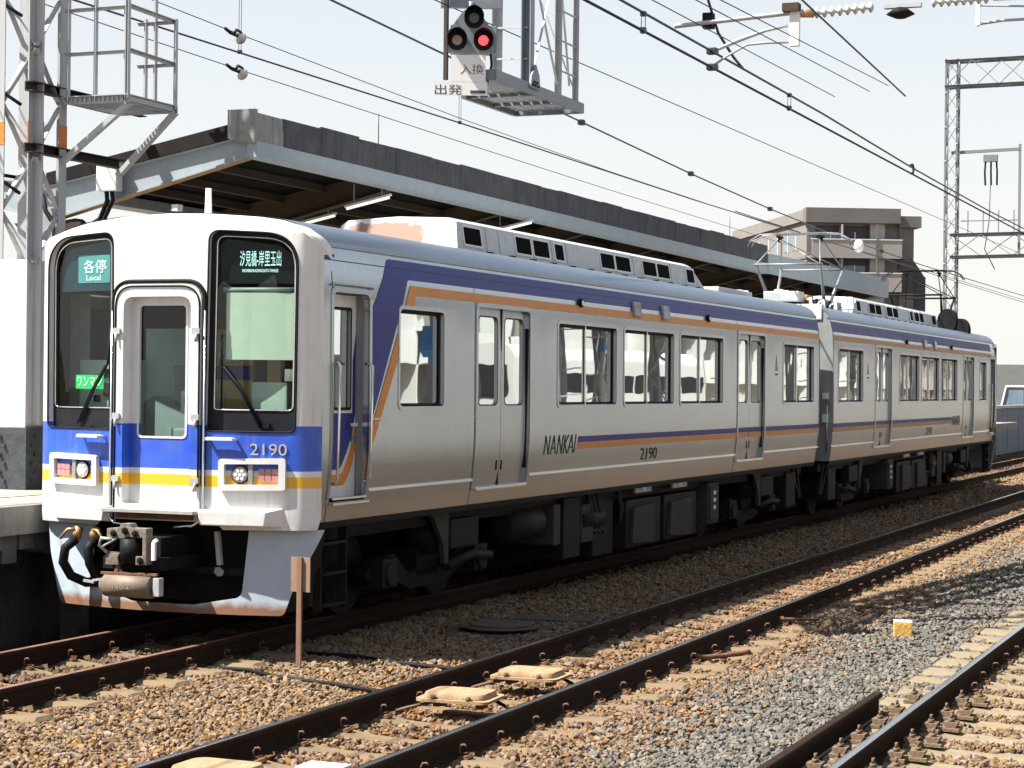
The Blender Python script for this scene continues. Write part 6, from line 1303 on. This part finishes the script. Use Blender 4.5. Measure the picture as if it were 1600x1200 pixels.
# ------------------------------------------------------------------ flats behind the canopy
FC = Vector((-35.4, 160.0, 0)); u1 = Vector((-.50, .866, 0)); u2 = Vector((.90, .436, 0))   # along the two visible fronts
fl = thing('apartment_block', 'brown apartment block with stacked balconies rising behind the canopy', 'building', FC)
def facebox(name, U, N, a0, a1, z0, z1, d0, d1, m, par):
    """box on a face: along U, outward N"""
    b = B(); vs = []
    b.prism([(a0, z0), (a1, z0), (a1, z1), (a0, z1)], lambda a, z, d: tuple(U * a + N * d + Vector((0, 0, z))), d0, d1); return b.out(name, m, par)
n1 = Vector((-.866, -.50, 0)); n2 = Vector((.436, -.90, 0))
b = B(); b.prism([(0, 0), (26, 0), (26, 1), (0, 1)], lambda a, c, d: tuple(u1 * a + u2 * (c * 8.3) + Vector((0, 0, d))), -.3, 17.6); b.out('wall', 'build_tan', fl)
facebox('parapet', u1, n1, -.2, 26.2, 17.2, 18.2, -.3, .25, 'build_tan', fl); facebox('roof_slab', u2, n2, -.3, 8.2, 17.0, 18.3, -.3, 1.1, 'build_brown', fl)
facebox('roof_slab', u2, n2, 8.2, 10.2, 16.7, 17.7, -1.5, .6, 'build_brown', fl)
for k in range(6):
    zf = 14.1 - 2.95 * k
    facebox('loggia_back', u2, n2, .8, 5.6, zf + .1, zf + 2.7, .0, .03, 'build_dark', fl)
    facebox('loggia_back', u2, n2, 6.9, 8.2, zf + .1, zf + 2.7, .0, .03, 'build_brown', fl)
    wd_ = facebox('window', u2, n2, 1.2, 3.2, zf + .25, zf + 2.1, .03, .06, 'far_glass', fl); facebox('window', u2, n2, 3.4, 5.3, zf + .25, zf + 2.1, .03, .06, 'build_dark' if k % 2 == 0 else 'far_glass', fl)
    facebox('pillar', u2, n2, 5.6, 6.9, zf, zf + 2.9, .0, .6, 'build_grey', fl)
    facebox('balcony_floor', u2, n2, .2, 8.3, zf - .2, zf + .02, .0, 1.35, 'build_brown', fl)
    bl_ = facebox('balcony_front', u2, n2, .2, 5.9, zf - .25, zf + 1.35, 1.30, 1.42, 'build_grey', fl); facebox('balcony_front', u2, n2, 6.0, 8.25, zf - .25, zf + 1.35, 1.30, 1.42, 'build_grey', fl)
    facebox('side_wall', u2, n2, 8.3, 9.6, zf - .2, zf + 2.7, -2.0, .3, 'build_dark' if k % 2 else 'build_brown', fl)
    for a in (3.2, 6.0, 9.4, 12.6, 16):
        w_ = facebox('window', u1, n1, a, a + 1.3, zf + .7, zf + 2.2, .0, .04, 'far_glass', fl); facebox('window_frame', u1, n1, a - .12, a, zf + .6, zf + 2.3, .0, .10, 'build_white', w_)
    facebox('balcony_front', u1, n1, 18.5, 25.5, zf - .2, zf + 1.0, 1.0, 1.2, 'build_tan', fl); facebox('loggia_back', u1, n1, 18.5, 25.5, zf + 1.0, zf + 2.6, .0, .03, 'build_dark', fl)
for k in range(6):
    zf = 14.1 - 2.95 * k
    facebox('balcony_cap', u2, n2, .15, 8.3, zf + 1.35, zf + 1.45, 1.25, 1.47, 'build_white', fl); facebox('balcony_divider', u2, n2, 2.9, 3.0, zf + .02, zf + 2.75, .06, 1.28, 'build_grey', fl)
    facebox('drain_pipe', u2, n2, 5.95, 6.05, zf - .2, zf + 2.75, 1.43, 1.52, 'build_brown', fl)
    for a in (1.2, 3.4): facebox('window_frame', u2, n2, a + .88, a + .98, zf + .2, zf + 2.15, .06, .10, 'build_white', fl)
    facebox('cooler_unit', u2, n2, 4.6, 5.3, zf + .02, zf + .65, .3, .7, 'build_white', fl)
    facebox('floor_band', u1, n1, -.1, 26.1, zf - .25, zf - .05, -.1, .08, 'build_brown', fl)
facebox('stair_tower', u2, n2, 8.2, 11.0, 0, 12.4, -4, -.8, 'build_dark', fl)
b = B(); b.prism([(0, 12.4), (2.7, 12.4), (.9, 15.0), (0, 15.0)], lambda a, z, d: tuple(u2 * (8.2 + a) + n2 * d + Vector((0, 0, z))), -4, -.8); b.out('sloping_roof', 'build_dark', fl)
# wall and house at the right edge
t = thing('lineside_wall', 'blue grey concrete wall beside the line past the train end', 'wall', (-4.3, 52, -.3))
for k in range(9):
    y0 = 3.0 * k; b = B(); b.box(-.1 + .01 * k, .1 + .01 * k, y0 + .01, y0 + 2.99, 0, 1.78 + .004 * k); b.out('wall_panel', 'wall_blue', t)
b = B(); b.box(-.14, .2, 0, 27, 1.82, 1.92); b.out('coping', 'galvanised', t)
h = thing('grey_roof_house', 'grey roofed house with white edged dormers behind the lineside wall', 'house', (-9, 74, -.2))
b = B(); b.box(-5, 4.6, 0, 9, 0, 1.6); b.out('wall', 'build_white', h)
b = B(); b.prism([(-.4, 1.5), (5.0, 3.62), (9.5, 1.5), (9.3, 1.38), (5.0, 3.45), (-.3, 1.38)], lambda a, z, d: (d, a, z), -5.3, 5.2); b.out('roof', 'roof_tile', h)
for x0 in (3.45, 4.75):
    b = B(); b.prism([(x0 + .05, 1.55), (x0 + .28, 2.55), (x0 + 1.05, 2.55), (x0 + 1.05, 1.55)], lambda a, z, d: (a, d, z), .35, 3.0); dm = b.out('dormer', 'wall_blue', h)
    b = B(); b.bar((x0, .30, 1.5), (x0 + .26, .30, 2.62), .07); b.bar((x0 + .24, .30, 2.62), (x0 + 1.1, .30, 2.62), .07); b.out('dormer_trim', 'sign_white', dm)
    b = B(); b.box(x0 + .36, x0 + 1.0, .32, .35, 1.62, 2.45); b.out('dormer_window', 'far_glass', dm)

# ------------------------------------------------------------------ the other side of the line, seen in the window reflections
t = tag(empty('platform', (7.3, 0, 0)), kind='structure')
pbox('deck', 7.3, 13.5, -40, 120, .2, 1.05, 'platform_paving', t, off=(7.3, 0, 0)); pbox('base_wall', 7.5, 13.3, -40, 120, -.4, .2, 'concrete_dark', t, off=(7.3, 0, 0))
pbox('tactile_strip', 8.3, 8.6, -40, 120, 1.05, 1.056, 'tactile', t, off=(7.3, 0, 0))
def simple_train(label, x0, x1, y0, y1):
    t = thing('white_train', label, 'train', ((x0 + x1) / 2, y0, 0)); w2 = (x1 - x0) / 2
    b = B(); b.prism(rpoly([(-w2, .9, .05), (w2, .9, .05), (w2, 3.3, .3), (w2 - .3, 3.6, .3), (-w2 + .3, 3.6, .3), (-w2, 3.3, .3)]), lambda a, z, d: (a, d, z), 0, y1 - y0); b.out('body', 'build_white', t)
    b = B(); b.box(-w2 + .1, w2 - .1, .2, y1 - y0 - .2, .25, .9); b.out('underframe', 'dark_steel', t)
    for k in range(int((y1 - y0) / 2.5)):
        b = B(); b.box(-w2 - .01, -w2 + .02, .8 + 2.5 * k, 3.1 + 2.5 * k, 2.15, 2.75); b.out('window', 'black_frame', t)
    b = B(); b.box(-w2 + .3, w2 - .3, -.02, .0, 2.0, 3.0); b.out('front_window', 'black_frame', t)
    b = B(); b.box(-w2 - .012, -w2 + .02, .0, y1 - y0, 1.35, 1.6); b.out('stripe', 'livery_blue', t)
simple_train('white train standing beyond the far platform across the line', 15.2, 17.9, 40, 58)
def block(label, x, y0, y1, h, dep, floors, m, bal):
    t = thing('apartment_block', label, 'building', (x, y0, -.2), group='blocks across the line')
    b = B(); b.box(0, dep, 0, y1 - y0, 0, h); b.out('wall', m, t)
    fh = h / floors
    for f in range(floors):
        b = B(); b.box(-1.2, 0, .5, y1 - y0 - .5, f * fh - .1, f * fh + .08); b.box(-1.2, -1.08, .5, y1 - y0 - .5, f * fh + .08, f * fh + 1.1); b.out('balcony', bal, t)
        n_ = int((y1 - y0) / 4)
        for k in range(int((y1 - y0) / 2.2)):
            b = B(); b.box(-.03, .01, .7 + 2.2 * k, 1.9 + 2.2 * k, f * fh + .5, f * fh + 2.3); b.out('window', 'far_glass' if (k + f) % 4 else 'build_dark', t)
        for k in range(n_ + 1):
            b = B(); b.box(-1.2, 0, .5 + (y1 - y0 - 1) * k / max(1, n_) - .08, .5 + (y1 - y0 - 1) * k / max(1, n_) + .08, f * fh, f * fh + fh); b.out('party_wall', bal, t)
block('white balconied block across the line near the far platform', 24, 74, 118, 12, 10, 4, 'build_white', 'build_white')
block('tall tan block across the line behind the white one', 30, 126, 160, 21, 12, 7, 'build_tan', 'build_white')
block('low grey workshop across the line', 24, 8, 66, 7, 10, 2, 'build_tan', 'build_white')
block('far pale block across the line', 32, 164, 220, 15, 12, 5, 'build_white', 'build_grey')
for i, y in enumerate((24.5, 33.2, 37.6, 62, 80)):
    t = thing('line_mast', ('first', 'second', 'third', 'fourth', 'fifth')[i] + ' lattice mast along the platform across the line', 'mast', (9.8, y, 1.05), group='masts across the line')
    lattice((9.8, y, 1.05), (9.8, y, 9), Vector((.2, 0, 0)), Vector((0, .2, 0)), 10, .1, .06, 'galvanised', t, (9.8, y, 1.05))
    stick('arm', (9.8, y, 6.6), (6.2, y, 6.7), .08, .08, 'galvanised', t, base=(9.8, y, 1.05)); stick('arm', (9.8, y, 8), (6.2, y, 6.7), .05, .05, 'galvanised', t, base=(9.8, y, 1.05))
b = B(); b.prism([(-.32, .7), (-.36, .2), (-.2, .05), (-.12, .25), (.02, .0), (.1, .3), (.24, .08), (.33, .3), (.28, .72), (0, .62)], lambda a, z, d: (d, a, z), -.12, .12); o = b.out('tarpaulin_bundle', 'blue_tarp'); o.location = (9.0, 21.3, 2.75); tag(o, 'blue tarpaulin bundle tied to a frame across the line', 'tarpaulin')
for i in range(4):
    b = B(); b.box(-.04, .04, -1.5, 1.5, 0, .06); o = b.out('fence_rail', 'galvanised'); o.location = (12.8, 16 + 0 * i, 1.3 + .4 * i); tag(o, ('lowest', 'second', 'third', 'topmost')[i] + ' bar of the platform fence across the line', 'fence', 'fence bars across the line')

# added bridge behind the viewer, unseen, for the cab glass to reflect dark
t = thing('added_bridge', 'added dark bridge over the line behind the viewer, for the cab window reflections', 'added_bridge', (-2, -48, -.3))
b = B(); b.box(-22, 30, -3, 3, 5.6, 10.5); b.out('enclosure', 'build_brown', t)
for x in (-18, -5.5, 9.8, 26):
    b = B(); b.box(x - .5, x + .5, -2.5, 2.5, 0, 5.6); b.out('pier', 'concrete', t)
for k in range(16):
    b = B(); b.box(-20 + 3.1 * k, -18 + 3.1 * k, 3.0, 3.04, 7.6, 9.4); b.out('window', 'far_glass', t)

cn2 = thing('sky_block_canopy', 'long added canopy over the platform across the line, blocking sky', 'canopy', (10.2, -6, 1.05))  # added and unseen: holds back sky light from the shaded ground
b = B(); b.prism([(-2.7, 3.55), (0, 3.25), (2.7, 3.55), (2.7, 3.72), (0, 3.42), (-2.7, 3.72)], lambda a, z, d: (a, d, z), 0, 105); b.out('deck', 'soffit', cn2)
b = B(); b.box(-2.75, -2.68, 0, 105, 3.45, 3.95); b.out('edge_panel', 'fascia_sheet', cn2)
for k in range(15):
    b = B(); b.box(-.12, .12, 1 + 7.2 * k, 1.24 + 7.2 * k, 0, 3.3); b.out('column', 'grey_paint', cn2)

for i, (x, y, h) in enumerate(((8.6, 27, 5), (9.2, 31.5, 6), (8.8, 40.5, 7), (9.4, 52, 6), (9.0, 57, 5.5), (9.3, 68, 7))):
    t = thing('platform_pole', ('first', 'second', 'third', 'fourth', 'fifth', 'sixth')[i] + ' pole with cross pipes on the platform across the line', 'pole', (x, y, 1.05), group='poles across the line')
    b = B(); b.cyl((0, 0, 0), (0, 0, h), .07, 10); b.out('post', 'galvanised', t)
    b = B(); b.box(-.02, .02, -.16, .16, 1.9 + .2 * (i % 3), 2.2 + .2 * (i % 3)); b.out('board', ('sign_white', 'blue_tarp', 'build_white')[i % 3], t)
    for zz in (.9, 1.5, 2.4):
        b = B(); b.bar((0, -1.4, zz), (0, 1.4, zz + .15), .03); b.out('cross_pipe', 'galvanised', t)
    b = B(); b.tube([(0, 0, h - .3), (-.6, .3, h - .1), (-1.3, .5, h - .4)], .03, 6); b.out('bracket_pipe', 'galvanised', t)
